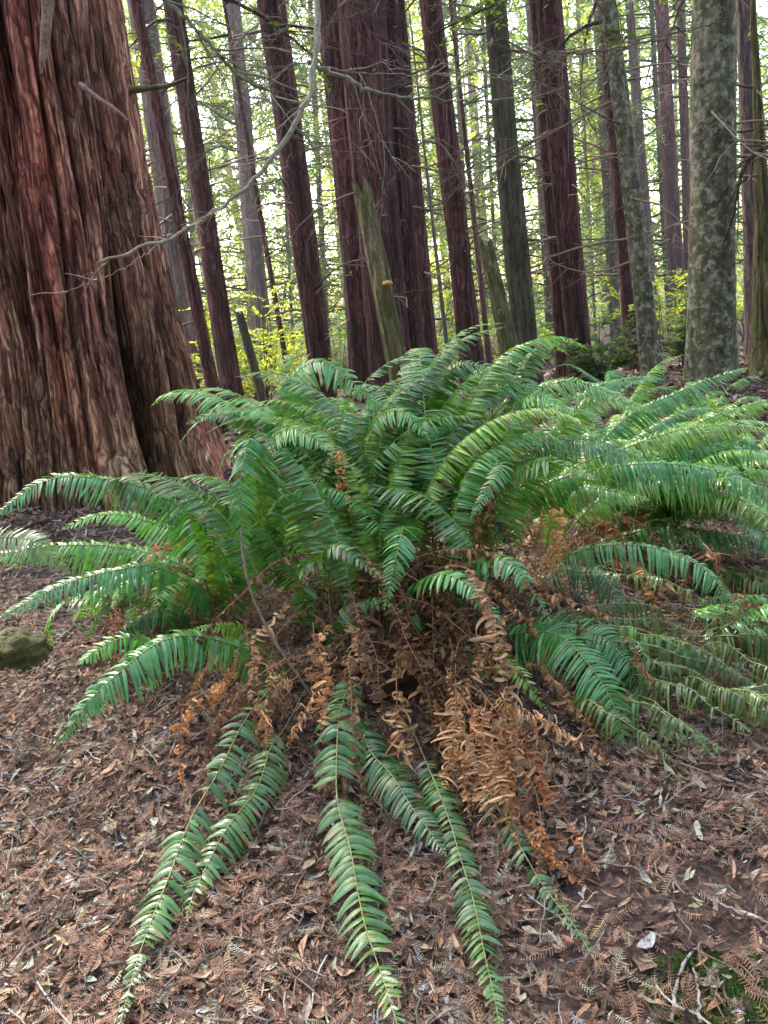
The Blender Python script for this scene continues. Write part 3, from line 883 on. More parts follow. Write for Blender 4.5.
def leaf_batch(mb, P0, D, size, colr, r, mi=1, asp=.4, flat=.6):
    """diamond leaves at P0 along D"""
    n = len(P0)
    ref = nrm(np.stack([r.normal(0, flat, n), r.normal(0, flat, n), np.ones(n)], 1))
    D = nrm(D)
    S = nrm(np.cross(D, ref))
    s = size * r.uniform(.6, 1.3, n)[:, None]
    a = P0; b = P0 + D * s * .5 + S * s * asp * .5; c = P0 + D * s; d = P0 + D * s * .5 - S * s * asp * .5
    V = np.stack([a, b, c, d], 1).reshape(-1, 3)
    F = np.arange(n * 4).reshape(-1, 4)
    mb.add(V, F, np.repeat(np.clip(colr, .004, 1), 4, 0), mi)


def foliate(mb, pts, r, pal, nleaf, size, spread=.5, hang=.4, asp=.4, t0=.25):
    """sprays along a limb; each spray a short twig with leaves on both sides"""
    n_tw = max(3, nleaf // 14)
    t = r.uniform(t0, 1, n_tw)
    idx = t * (len(pts) - 1); i0 = np.minimum(idx.astype(int), len(pts) - 2); f = (idx - i0)[:, None]
    B = pts[i0] * (1 - f) + pts[i0 + 1] * f
    T = nrm(pts[i0 + 1] - pts[i0])
    side = nrm(np.cross(T, np.array([0, 0, 1.0]))) * np.where(r.random(n_tw) < .5, -1, 1)[:, None]
    TD = nrm(T * .6 + side * r.uniform(.3, 1.2, (n_tw, 1)) + r.normal(0, .25, (n_tw, 3)) + np.array([0, 0, -1.0]) * r.uniform(0, hang * 1.6, (n_tw, 1)))
    TL = spread * r.uniform(.4, 1.1, n_tw)
    m = 14
    u = np.linspace(.1, 1, m)
    pos = B[:, None] + TD[:, None] * (TL[:, None] * u[None])[..., None] + np.array([0, 0, -1.0]) * (hang * TL[:, None] * u[None] ** 2)[..., None]
    sd2 = nrm(np.cross(TD, nrm(np.stack([r.normal(0, .3, n_tw), r.normal(0, .3, n_tw), np.ones(n_tw)], 1))))
    sg = np.where(np.arange(m) % 2 == 0, 1, -1)
    D = TD[:, None] * .8 + sd2[:, None] * sg[None, :, None] + r.normal(0, .2, (n_tw, m, 3))
    c = pal[r.integers(0, len(pal), n_tw)] * (1 + r.normal(0, .2, (n_tw, 1)))
    c = np.repeat(c, m, 0) * (1 + r.normal(0, .12, (n_tw * m, 1)))
    leaf_batch(mb, pos.reshape(-1, 3), D.reshape(-1, 3), size, c, r, 1, asp)
    # twig stems as thin strips
    w = .0035 + .0 * TL
    e = pos[:, -1]
    up = np.array([0, 0, 1.0])
    V = np.stack([B - up * w[:, None], B + up * w[:, None], e + up * w[:, None] * .4, e - up * w[:, None] * .4], 1).reshape(-1, 3)
    mb.add(V, np.arange(n_tw * 4).reshape(-1, 4), (.5, .5, .5), 0)


CON = np.array([(.11, .19, .06), (.15, .24, .07), (.08, .15, .06), (.22, .31, .08), (.14, .20, .09)])
DRK = CON * .6
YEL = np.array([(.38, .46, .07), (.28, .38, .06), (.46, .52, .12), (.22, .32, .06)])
BLU = np.array([(.12, .19, .13), (.16, .23, .16), (.10, .15, .11)])
TWC = np.array([.22, .155, .12])


def tree(name, label, cat, base_px, top_px, Y, wb, wt, mat, H=24, crown_from=8.0, limbs=26, leafpal=DRK, leaf=1300, dead=14, dead_z=(1.5, 9), seed=0,
         lsize=.10, group=None, sides=56, rings=110, flare=.25, bow=0.0, top_break=False, ridge=.06, nr=15, limb_len=2.4, deadL=1.4, stubs=0, spray=.55):
    r = np.random.default_rng(seed + 100)
    s = Y / FPX * 1.02
    B = P(base_px[0], base_px[1], Y); Tp = P(top_px[0], top_px[1], Y)
    dirv = (Tp - B) / (Tp[2] - B[2])
    gz_ = float(terr(B[0], B[1]))
    for _ in range(3):
        bb = B + dirv * (gz_ - B[2]); gz_ = float(terr(bb[0], bb[1]))
    b = bb
    rb, rt = wb * s / 2 * .9, wt * s / 2 * .95
    root = empty(name, b, label, cat, group)
    t_loc = Tp - b
    if top_break:
        H = t_loc[2]
    mb, axis = trunk_mesh(np.zeros(3), t_loc, rb, rt, H, sides, rings, ridge, nr, flare, seed, bow, top_break)
    mb.build('trunk', mat, root)
    # stubs and dead limbs
    for k in range(dead):
        zv = r.uniform(*dead_z)
        if zv > H * .95: continue
        p, rr = axis(zv); az = r.uniform(0, 2 * math.pi)
        p = p + rr * .8 * np.array([math.cos(az), math.sin(az), 0])
        L = deadL * r.uniform(.3, 1.2)
        if k < stubs: L = r.uniform(.12, .3); az = -math.pi / 2 + r.uniform(-1.5, 1.5); p = axis(zv)[0] + rr * .9 * np.array([math.cos(az), math.sin(az), 0])
        pts = limb_pts(p, az, L, r.uniform(-.3, .5), r.uniform(-.2, .9), r, 7, .1)
        m2 = MB()
        r0 = .006 + .008 * r.random() * (L > .3) + .0006 * Y
        cc = TWC * (r.uniform(.3, 1.3) if k >= stubs else 2.0)
        tube(m2, pts, np.linspace(r0, r0 * .3, 7), 4, cc)
        if L > .3:
            for _ in range(r.integers(2, 6)):
                i_ = r.integers(1, 6)
                sp = limb_pts(pts[i_], az + r.choice([-1, 1]) * r.uniform(.4, 1.1), L * r.uniform(.2, .55), r.uniform(-.7, .3), r.uniform(0, .8), r, 5, .12)
                tube(m2, sp, np.linspace(r0 * .55, r0 * .2, 5), 3, cc)
        m2.build('branch', M_TWIG, root)
    if limbs:
        cm = MB()
        top = H
        for k in range(limbs):
            u = (k + r.random()) / limbs
            zv = crown_from + (top - crown_from) * u
            p, rr = axis(zv); az = r.uniform(0, 2 * math.pi)
            L = limb_len * (1.15 - .85 * u) * r.uniform(.6, 1.25)
            pts = limb_pts(p, az, L, r.uniform(-.15, .45), r.uniform(.2, .9), r, 8, .07)
            r0 = .012 + .008 * L
            tube(cm, pts, np.linspace(r0, .005, 8), 4, (.4, .36, .33), 0)
            foliate(cm, pts, r, leafpal, leaf // limbs, lsize, spread=spray)
        cm.build('crown', [M_GREYT, M_CROWN], root)
    return root, b, axis


M_GREYT = bark_mat('limb_bark', (.03, .022, .018), (.075, .055, .045), (.15, .12, .1), zs=.5, sc=12, bump=.4)

# traced trees ----------------------------------------------------
tree('redwood_tree', 'slim straight redwood just right of the giant trunk, leaning left', 'tree', (236, 414), (173, 0), 12.5, 23, 17, M_REDF, dead=16, seed=1, crown_from=5.5, limbs=40, leaf=4200)
tree('redwood_tree', 'thin leaning redwood pole right against the giant trunk edge', 'tree', (228, 460), (135, 0), 11, 15, 9, M_REDF, dead=10, seed=2, crown_from=9, limbs=18, leaf=1600)
tree('redwood_tree', 'pale ragged trunk half hidden behind the giant redwood', 'tree', (196, 400), (150, 60), 17, 26, 24, M_PALE, dead=30, deadL=1.6, seed=3, dead_z=(.5, 7), crown_from=5.5, limbs=40, leaf=4200)
tree('redwood_tree', 'pale brown trunk in the lit gap, bushes round its base', 'tree', (266, 372), (232, 0), 24, 22, 13, M_PALE, dead=20, seed=4, crown_from=7, leafpal=BLU, leaf=4000)
tree('slender_tree', 'very thin dark pole between the pale trunk and the double-edged redwood', 'tree', (286, 362), (246, 130), 15, 6, 4, M_REDF, dead=6, seed=5, H=9, limbs=8, crown_from=6, leaf=500, leafpal=YEL)
tree('redwood_tree', 'dark red trunk left of the massive cluster, crossed by the hanging branch', 'tree', (319, 364), (267, 0), 13, 20, 19, M_REDF, dead=24, seed=6, crown_from=5.5, limbs=40, leaf=4200)
tree('redwood_tree', 'narrow redwood tight behind the trunk crossed by the hanging branch', 'tree', (328, 366), (280, 0), 15, 11, 9, M_REDF, dead=12, seed=66, crown_from=10, limbs=14, leaf=1200)
G3 = 'fused trunks of the massive redwood cluster'
tree('redwood_tree', 'broad dark redwood, left trunk of the massive cluster in the middle', 'tree', (372, 392), (333, 0), 13.2, 40, 34, M_REDF, dead=30, stubs=20, seed=7, crown_from=11, group=G3, sides=60, rings=110, nr=18)
tree('redwood_tree', 'widest trunk of the massive cluster, standing behind the mossy snag with a shelf fungus', 'tree', (394, 405), (362, 0), 12.6, 44, 42, M_REDF, dead=30, stubs=18, seed=8, crown_from=12, group=G3, sides=60, rings=110, nr=18)
tree('redwood_tree', 'narrower right trunk of the massive cluster in the middle', 'tree', (415, 380), (388, 0), 13.4, 21, 19, M_REDF, dead=20, stubs=12, seed=9, crown_from=11, group=G3)
tree('redwood_tree', 'slim dark trunk close on the right of the massive cluster', 'tree', (431, 378), (398, 0), 14.5, 18, 12, M_REDF, dead=16, seed=10, crown_from=9)
tree('redwood_tree', 'reddish straight trunk standing alone in the bright gap right of the cluster', 'tree', (471, 358), (430, 0), 14, 25, 19, M_REDF, dead=20, stubs=12, seed=11, crown_from=10)
tree('slender_tree', 'pencil-thin pole close to the right of the lone reddish trunk', 'tree', (488, 352), (462, 110), 16, 7, 4, M_REDF, dead=6, seed=12, H=11, limbs=8, crown_from=6, leaf=600, leafpal=YEL)
tree('slender_tree', 'hair-thin sapling left of the lone reddish trunk', 'tree', (447, 350), (428, 180), 18, 5, 3, M_GREY, dead=3, seed=13, H=9, limbs=7, crown_from=4, leaf=700, leafpal=YEL)
tree('conifer_tree', 'grey-green barked trunk behind the smaller mossy snag', 'tree', (526, 362), (495, 0), 13, 27, 19, M_GREY, dead=22, seed=14, crown_from=5.8, limbs=40, leaf=4000)
tree('redwood_tree', 'faint distant trunk between the grey-green tree and the dark double redwood', 'tree', (554, 350), (533, 60), 24, 12, 8, M_PALE, dead=14, seed=15, crown_from=5.5, leafpal=BLU, limbs=40, leaf=4200)
tree('redwood_tree', 'heavy dark red trunk with a darker twin edge, right of the middle', 'tree', (581, 382), (548, 0), 12.5, 25, 23, M_REDF, dead=26, stubs=8, seed=16, crown_from=10, sides=50)
tree('redwood_tree', 'dark twin trunk pressed against the left of the heavy red one', 'tree', (565, 382), (536, 0), 13.1, 16, 12, M_REDF, dead=14, seed=17, crown_from=10, limbs=14, leaf=1500)
tree('redwood_tree', 'dark red trunk half hidden behind the leaning lichen-grey tree', 'tree', (638, 388), (606, 0), 13.5, 22, 15, M_REDF, dead=20, seed=18, crown_from=5.5, limbs=40, leaf=4000)
tree('conifer_tree', 'slim lichen-grey tree leaning left across a dark red trunk', 'tree', (652, 385), (597, 0), 11, 22, 15, M_LICH, dead=26, seed=19, deadL=2.0, bow=.12, crown_from=4.3, limbs=60, leaf=6000)
tree('redwood_tree', 'dark trunk deep in the right background, left of a thinner one', 'tree', (681, 350), (664, 60), 22, 17, 12, M_REDF, dead=26, seed=20, crown_from=5.5, leafpal=CON, limbs=40, leaf=4200)
tree('redwood_tree', 'thin dark trunk just left of the stout lichen-covered tree, deep behind', 'tree', (691, 350), (682, 60), 23, 10, 8, M_REDF, dead=16, seed=21, crown_from=7)
tree('redwood_tree', 'pinkish faint trunk between the leaning grey tree and the dark pair', 'tree', (656, 350), (634, 60), 26, 11, 8, M_PALE, dead=14, seed=22, crown_from=6, leafpal=BLU)
tree('redwood_tree', 'pinkish faint trunk left of the leaning grey tree', 'tree', (617, 350), (600, 40), 28, 12, 9, M_PALE, dead=16, seed=23, crown_from=6, leafpal=BLU)
tree('conifer_tree', 'stout lichen-covered trunk on a dark mossy mound at the right', 'tree', (712, 400), (715, 0), 8.0, 47, 37, M_LICH, dead=24, seed=24, deadL=1.8, sides=90, rings=160, nr=16, ridge=.035, flare=.2, H=18, dead_z=(1.7, 7), crown_from=3.9, limbs=50, leaf=5000, limb_len=2.2, lsize=.07)
def root_mound():
    t = [o for o in bpy.data.objects if o.get('label', '').startswith('stout lichen-covered trunk')][0]
    mb = MB(); r = np.random.default_rng(5); nn, na = 60, 120
    th = np.linspace(0, 2 * math.pi, na, endpoint=False)[None]; ph = np.linspace(0, math.pi / 2 + .1, nn)[:, None]
    k = 1 + .35 * (vn(th / (2 * math.pi) * 11, ph * 3 + 9, perx=11) - .5) + .22 * (vn2(th / (2 * math.pi) * 30, ph * 9 + 9, perx=30) - .5) + .1 * (vn(th / (2 * math.pi) * 80, ph * 26 + 9, perx=80) - .5)
    X = .75 * k * np.sin(ph) * np.cos(th) + .05; Y = .8 * k * np.sin(ph) * np.sin(th); Z = .36 * k * np.cos(ph) - .08
    V = np.stack([X, Y, Z], -1).reshape(-1, 3)
    i = np.arange(nn - 1)[:, None] * na; j = np.arange(na)[None]; j2 = (j + 1) % na
    mb.add(V, np.stack([i + j, i + na + j, i + na + j2, i + j2], -1).reshape(-1, 4), (.05, .035, .028))
    mb.build('root_mound', M_LITTER, t)
    for q in range(0):
        az = -math.pi / 2 + r.uniform(-1.6, 1.6)
        p = np.array([.35 * math.cos(az), .3 * math.sin(az), .42])
        pts = limb_pts(p, az, r.uniform(.5, 1.1), r.uniform(-.2, .3), 1.6, r, 9, .18)
        m = MB(); tube(m, pts, np.linspace(.035, .008, 9), 6, (.09, .065, .05)); m.build('root', M_TWIG, t)
tree('redwood_tree', 'sunlit reddish trunk behind the right side of the stout lichen-covered tree', 'tree', (757, 390), (744, 30), 14, 19, 13, M_PALE, dead=18, seed=25, crown_from=5.5, limbs=40, leaf=4200)
tree('gnarled_tree', 'dark gnarled trunk cut off by the right edge', 'tree', (772, 410), (762, 200), 8.5, 38, 12, M_MOSSY, dead=14, seed=26, H=4.2, limbs=0, deadL=1.2, dead_z=(.6, 3.2), ridge=.14, flare=.5)
# snags
sn, b_, ax_ = tree('snag', 'tall mossy broken snag leaning in front of the massive redwood cluster', 'dead trunk', (405, 400), (358, 170), 10.5, 25, 15, M_MOSSY, dead=0, seed=30, limbs=0, top_break=True, ridge=.12, flare=.1)
# shelf fungus on the snag
def fungus():
    c = P(387, 284, 10.5) - np.array(b_)
    mb = MB(); n = 18
    a = np.linspace(0, 2 * math.pi, n, endpoint=False)
    rings_ = [(0, .045), (.05, .03), (.072, .0), (.06, -.015), (0, -.02)]
    V = []
    for rr, z in rings_:
        for t in a: V.append((c[0] + rr * math.cos(t), c[1] - .17 + rr * math.sin(t), c[2] + z))
    F = [(i * n + j, i * n + (j + 1) % n, (i + 1) * n + (j + 1) % n, (i + 1) * n + j) for i in range(4) for j in range(n)]
    mb.add(V, F, (.55, .27, .10))
    o = mb.build('shelf_fungus', M_LITTER, None, origin=(0, 0, 0)); o.location = tuple(b_)
    tag(o, 'small orange shelf fungus on the side of the tall mossy snag', 'fungus')
fungus()
tree('snag', 'shorter mossy broken snag leaning beside the grey-green trunk', 'dead trunk', (513, 362), (483, 232), 11, 23, 13, M_MOSSY, dead=3, deadL=.3, seed=31, limbs=0, top_break=True, ridge=.12, flare=.1, dead_z=(1, 2))
tree('snag', 'thin broken grey pole in front of the bright bushes at the left', 'dead trunk', (263, 400), (238, 308), 13, 10, 8, M_GREY, dead=0, seed=32, limbs=0, top_break=True, ridge=.1, flare=.1)


# ------------------------------------------------------------------ giant redwood
def giant():
    Y = 6.7
    B = P(94, 500, Y); Tt = P(16, 0, Y)
    dirv = (Tt - B) / (Tt[2] - B[2])
    B = B + dirv * (.25 - B[2]); b = B
    root = empty('giant_redwood', b, 'giant redwood with deeply furrowed reddish bark filling the left side', 'tree')
    r = np.random.default_rng(77)
    sides, rings = 900, 1150
    H = 26.0
    z = np.concatenate([np.linspace(-.7, 5.2, 1030), np.linspace(5.22, H, rings - 1030)])
    hz = z[:, None]; th = np.linspace(0, 2 * math.pi, sides, endpoint=False)[None]
    u = th / (2 * math.pi)
    rad = np.interp(z, [-.7, 0, .5, 1.2, 2.2, 4.5, 8, 26], [1.24, 1.00, .89, .82, .76, .70, .66, .25])[:, None]
    # slow lobes (buttresses) that drift with height
    tw = .05 * hz * .3
    def lob(thc, w, amp, z0, drift=0.0):
        d = (th - thc - drift * hz + math.pi) % (2 * math.pi) - math.pi
        return amp * np.exp(-(d / w) ** 2) * np.exp(-np.clip(hz, 0, 9) / z0)
    R = rad.copy() * np.ones_like(th)
    # camera side is -Y : theta = -pi/2
    R += lob(-.28, .26, .20, 1.2) + lob(-1.05, .24, .16, 2.0, -.02) + lob(-2.6, .3, .3, 1.5) + lob(.3, .3, .25, 1.2) + lob(1.6, .5, .2, 1.5)
    # deep furrow running down the front
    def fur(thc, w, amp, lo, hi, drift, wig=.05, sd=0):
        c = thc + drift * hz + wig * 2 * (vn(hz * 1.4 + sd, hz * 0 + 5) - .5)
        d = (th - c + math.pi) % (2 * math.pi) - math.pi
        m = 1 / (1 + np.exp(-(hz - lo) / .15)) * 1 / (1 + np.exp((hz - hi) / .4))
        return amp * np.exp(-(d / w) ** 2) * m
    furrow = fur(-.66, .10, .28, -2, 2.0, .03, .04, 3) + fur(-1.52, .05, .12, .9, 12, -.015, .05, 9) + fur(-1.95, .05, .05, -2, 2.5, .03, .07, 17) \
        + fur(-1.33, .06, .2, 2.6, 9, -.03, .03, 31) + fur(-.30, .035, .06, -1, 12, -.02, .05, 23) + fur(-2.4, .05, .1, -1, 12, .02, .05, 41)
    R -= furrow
    def ck(n, w_):
        q = np.clip(np.abs(2 * n - 1) / w_, 0, 1)
        return q * q * (3 - 2 * q)
    wob = 1.6 * (vn(u * 5, hz * .45 + 3, perx=5) - .5) + .45 * (vn2(u * 12, hz * .9 + 3, perx=12) - .5)
    nA = vn2(u * 38 + wob, hz * .32 + 7, perx=38)
    nB = vn(u * 84 + wob * 2.1, hz * .7 + 2, perx=84)
    nC = vn2(u * 190 + wob * 4, hz * 1.8 + 1, perx=190)
    nD = vn(u * 130 + wob * 3, hz * 7 + 1, perx=130)
    nE = vn(u * 60 + wob * 1.5 + 9, hz * 1.1 + 8, perx=60)
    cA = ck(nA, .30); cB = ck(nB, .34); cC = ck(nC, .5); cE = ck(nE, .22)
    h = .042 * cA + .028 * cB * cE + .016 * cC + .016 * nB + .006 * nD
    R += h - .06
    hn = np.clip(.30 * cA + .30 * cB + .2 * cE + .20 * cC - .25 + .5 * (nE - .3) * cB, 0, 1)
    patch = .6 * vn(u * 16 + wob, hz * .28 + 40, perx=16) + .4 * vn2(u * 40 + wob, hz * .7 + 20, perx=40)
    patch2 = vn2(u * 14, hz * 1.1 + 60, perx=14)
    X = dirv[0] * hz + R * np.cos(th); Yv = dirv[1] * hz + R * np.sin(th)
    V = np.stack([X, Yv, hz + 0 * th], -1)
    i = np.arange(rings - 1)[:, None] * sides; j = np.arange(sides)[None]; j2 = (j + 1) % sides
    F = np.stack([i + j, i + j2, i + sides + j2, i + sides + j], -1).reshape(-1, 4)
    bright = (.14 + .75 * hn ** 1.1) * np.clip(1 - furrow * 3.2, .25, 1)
    red = np.stack([1.30 + 0 * bright, .93 + 0 * bright, .9 + 0 * bright], -1)
    grey = np.stack([1.12 + 0 * bright, 1.10 + 0 * bright, 1.06 + 0 * bright], -1)
    k = np.clip((patch - .44) * 4.5 + (hn - .5) * 1.0, 0, 1)[..., None] * .95
    C_ = bright[..., None] * (red * (1 - k) + grey * k)
    # mossy tint low and in furrow edge
    mo = np.clip((patch2 - .45) * 4, 0, 1) * np.exp(-np.clip(hz, 0, 9) / 1.2)
    C_ = C_ * (1 - .5 * mo[..., None]) + .5 * mo[..., None] * bright[..., None] * np.array([.8, 1.35, .8])
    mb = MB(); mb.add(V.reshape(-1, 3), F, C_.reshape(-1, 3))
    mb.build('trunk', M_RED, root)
    # loose grey strip of bark hanging near the top
    def rel(px, py, Yd): return P(px, py, Yd) - b
    m2 = MB()
    pts = catmull([rel(50, -60, 5.78), rel(48, 0, 5.75), rel(45, 40, 5.72), rel(41, 74, 5.70)], 14)
    w = np.array([.07, .07, .065, .065, .06, .06, .055, .055, .05, .045, .04, .035, .025, .01])
    tube(m2, pts, w * .7 * r.uniform(.85, 1.15, 14), 9, np.array([(.28, .18, .13)]) * r.uniform(.6, 1.3, (14, 1)))
    m2.build('bark_strip', M_TWIG, root)
    for pp, r0 in (([rel(80, 84, 6.0), rel(98, 98, 5.7), rel(114, 108, 5.55), rel(128, 121, 5.5)], .022), ):
        m2 = MB(); tube(m2, catmull(pp, 10), np.linspace(r0, .008, 10) * r.uniform(.8, 1.2, 10), 6, np.array([(.24, .15, .12)]) * r.uniform(.6, 1.3, (10, 1))); m2.build('branch_stub', M_TWIG, root)
    # mossy dead limb from the right side at (135,87)
    m2 = MB(); tube(m2, catmull([rel(118, 92, 6.75), rel(150, 88, 6.5), rel(170, 85, 6.4), rel(188, 78, 6.3)], 16), np.linspace(.03, .01, 16) * r.uniform(.8, 1.25, 16), 7, np.array([(.11, .12, .055)]) * r.uniform(.5, 1.4, (16, 1))); m2.build('branch', M_TWIG, root)
    # high crown
    cm = MB()
    for k_ in range(24):
        uu = (k_ + r.random()) / 24; zv = 8.5 + 17 * uu
        az = r.uniform(0, 2 * math.pi); L = (4.6 - 3.2 * uu) * r.uniform(.6, 1.2)
        p = np.array([dirv[0] * zv, dirv[1] * zv, zv])
        pts = limb_pts(p, az, L, r.uniform(-.1, .4), r.uniform(.2, .8), r, 9, .07)
        tube(cm, pts, np.linspace(.05, .008, 9), 5, (.4, .36, .33), 0)
        foliate(cm, pts, r, CON, 150, .13, spread=.8)
    cm.build('crown', [M_GREYT, M_CROWN], root)


giant()


# ------------------------------------------------------------------ hanging bare branches near the camera
def bare(name, label, path, r0, r1, seed, twigs=10, tw=(.15, .5), c=(.30, .25, .18)):
    r = np.random.default_rng(seed)
    pts = catmull(pz(*path), 40)
    pts[1:-1] += r.normal(0, .006, (38, 3))
    org = pts[0]
    m = MB(); tube(m, pts - org, np.linspace(r0, r1, 40) * .68 * (1 + r.normal(0, .12, 40)), 7, np.array(c) * r.uniform(.8, 1.2, (40, 1)))
    root = m.build(name, M_TWIG); root.location = tuple(org)
    tag(root, label, 'branch', 'bare branches hanging down from above the frame')
    for k in range(twigs):
        m2 = MB()
        i = r.integers(5, 39)
        d = pts[min(i + 1, 39)] - pts[i - 1]
        az = math.atan2(d[1], d[0]) + r.uniform(-1.2, 1.2)
        el = math.atan2(d[2], np.hypot(d[0], d[1])) + r.uniform(-.7, .7)
        L = r.uniform(*tw)
        q_ = limb_pts(pts[i] - org, az, L, el, r.uniform(0, .5), r, 8, .12)
        ra = max(.0035, r1 * .5)
        tube(m2, q_, np.linspace(ra, .0015, 8), 4, c)
        if L > .2:
            for _ in range(3):
                jx = r.integers(2, 7)
                q2 = limb_pts(q_[jx], az + r.uniform(-1, 1), L * .4, el + r.uniform(-.6, .6), .3, r, 5, .12)
                tube(m2, q2, np.linspace(.0022, .001, 5), 3, c)
        m2.build('twig', M_TWIG, root)


GB = None
bare('hanging_branch', 'long bare branch curving down from the top to end before the giant trunk',
     [(318, -20, 4.6), (316, 60, 4.5), (302, 110, 4.4), (272, 158, 4.3), (235, 196, 4.2), (185, 230, 4.15), (140, 248, 4.1), (98, 263, 4.05)], .026, .011, 1, 7, (.12, .4))
bare('hanging_branch', 'grey-green bare branch dropping from upper left to meet the long curved one',
     [(152, -12, 4.9), (185, 18, 4.85), (215, 50, 4.8), (240, 76, 4.8), (278, 96, 4.8)], .02, .013, 2, 8, (.3, .8), (.15, .15, .10))
bare('hanging_branch', 'mossy bare branch crossing in front of the massive cluster toward the right',
     [(308, 62, 5.0), (340, 76, 4.95), (375, 92, 4.9), (420, 98, 4.9), (490, 102, 4.9)], .022, .005, 3, 6, (.3, .8), (.17, .17, .12))
bare('hanging_branch', 'thin drooping twig below the end of the long curved branch',
     [(172, 234, 4.14), (150, 250, 4.05), (120, 270, 4.0), (86, 284, 3.95), (62, 294, 3.9)], .0045, .002, 4, 2, (.08, .2), (.3, .24, .2))
bare('hanging_branch', 'thin bare branch running level across the cluster near the top',
     [(312, 65, 6.0), (360, 72, 6.0), (430, 75, 6.1), (520, 78, 6.2), (560, 90, 6.2)], .008, .003, 5, 8, (.3, .9), (.25, .2, .17))
bare('hanging_branch', 'dark crooked branch bowing out at the right edge behind the stout lichen tree',
     [(790, 140, 7.6), (760, 150, 7.6), (742, 172, 7.6), (735, 205, 7.6), (728, 236, 7.7)], .03, .02, 6, 10, (.3, .8), (.06, .045, .035))
for k in range(16):
    r = np.random.default_rng(500 + k)
    x = r.uniform(130, 760); y = r.uniform(-10, 60) if k % 2 else r.uniform(0, 160); Yd = r.uniform(6, 11)
    ln = r.uniform(80, 190); sg = r.choice([-1, 1])
    pth = [(x, y, Yd), (x + sg * ln * .3, y + ln * r.uniform(-.1, .2), Yd), (x + sg * ln * .65, y + ln * r.uniform(.1, .45), Yd), (x + sg * ln, y + ln * r.uniform(.2, .9), Yd)]
    bare('hanging_branch', 'fine bare twiggy branch drooping across the upper background', pth, .009, .003, 600 + k, 14, (.3, 1.0), (.12, .09, .075))


# ------------------------------------------------------------------ brown withered stem in the big fern
def stems():
    for path, rr, lab, c in [
        (pz((328, 716, 2.42), (300, 680, 2.42), (265, 625, 2.44), (247, 580, 2.47), (241, 530, 2.5)), .0065, 'bare brown stick leaning up through the left of the big fern', (.26, .17, .13)),
        (gz([(672, 1024), (676, 985), (690, 955), (712, 935)], [.012, .02, .02, .012]), .005, 'pale curved twig on bare soil at the lower right', (.36, .30, .27)),
        (gz([(700, 1024), (698, 990), (692, 962)], [.012, .02, .015]), .004, 'short forked grey twig beside the pale curved one', (.3, .26, .24)),
        (gz([(700, 892), (735, 912), (775, 925)], [.015, .02, .015]), .004, 'thin grey stick on the litter near the right edge', (.30, .25, .22)),
        (gz([(515, 920), (560, 916), (598, 892)], [.02, .02, .02]), .003, 'straw-coloured stalk crossing under the lowest right frond', (.42, .32, .18)),
        (gz([(0, 944), (30, 922), (58, 905)], [.02, .02, .02]), .007, 'short dark stick on the litter at the lower left', (.17, .11, .09)),
        (gz([(150, 1010), (165, 970), (182, 920)], [.02, .025, .02]), .004, 'grey twig between the two lowest left fronds', (.3, .25, .23)),
        (gz([(560, 858), (640, 870), (700, 900)], [.02, .02, .01]), .004, 'slender brown twig below the hanging dead fronds', (.2, .13, .1)),
        (gz([(0, 655), (15, 652), (36, 647)], [.05, .05, .06]), .005, 'pale thin stick in front of the mossy stone', (.5, .47, .45)),
    ]:
        p = catmull(path, 20); org = p[0].copy()
        r = np.random.default_rng(len(lab)); p[1:-1] += r.normal(0, .002, (18, 3))
        m = MB(); tube(m, p - org, np.linspace(rr, rr * .6, 20), 6, c)
        o = m.build('stick', M_TWIG); o.location = tuple(org)
        tag(o, lab, 'stick')


stems()


def rock():
    c = GL(16, 662)
    mb = MB(); nn, na = 30, 48
    th = np.linspace(0, 2 * math.pi, na, endpoint=False)[None]; ph = np.linspace(0.001, math.pi, nn)[:, None]
    k = 1 + .3 * (vn(th / (2 * math.pi) * 8, ph * 3 + 5, perx=8) - .5) + .12 * (vn2(th / (2 * math.pi) * 24, ph * 9 + 5, perx=24) - .5)
    X = .17 * k * np.sin(ph) * np.cos(th); Y = .14 * k * np.sin(ph) * np.sin(th); Z = .11 * k * np.cos(ph)
    V = np.stack([X, Y, Z], -1).reshape(-1, 3)
    i = np.arange(nn - 1)[:, None] * na; j = np.arange(na)[None]; j2 = (j + 1) % na
    F = np.stack([i + j, i + na + j, i + na + j2, i + j2], -1).reshape(-1, 4)
    mb.add(V, F, (.4, .4, .4))
    o = mb.build('mossy_rock', M_MOSSY); o.location = (c[0], c[1], c[2] + .04)
    tag(o, 'mossy grey stone on the litter at the left edge', 'rock')


rock()


def moss():
    r = np.random.default_rng(3)
    c = GL(722, 1000)
    n = 5000
    a = r.uniform(0, 2 * math.pi, n); d = .14 * np.sqrt(r.random(n)) * (.6 + .5 * vn(a * 2 + 5, a * 0 + 2))
    X = c[0] + d * np.cos(a) * 1.3; Y = c[1] + d * np.sin(a)
    P0 = np.stack([X, Y, terr(X, Y) + .004], 1)
    D = nrm(np.stack([r.normal(0, .6, n), r.normal(0, .6, n), np.ones(n)], 1))
    mb = MB()
    col = np.array([.07, .16, .035]) * r.uniform(.5, 1.4, (n, 1))
    leaf_batch(mb, P0, D, .014, col, r, 0, .25)
    o = mb.build('moss', M_CROWN, smooth=False)
    tag(o, 'patch of green moss on the soil in the lower right corner', 'moss', kind='stuff')


moss()


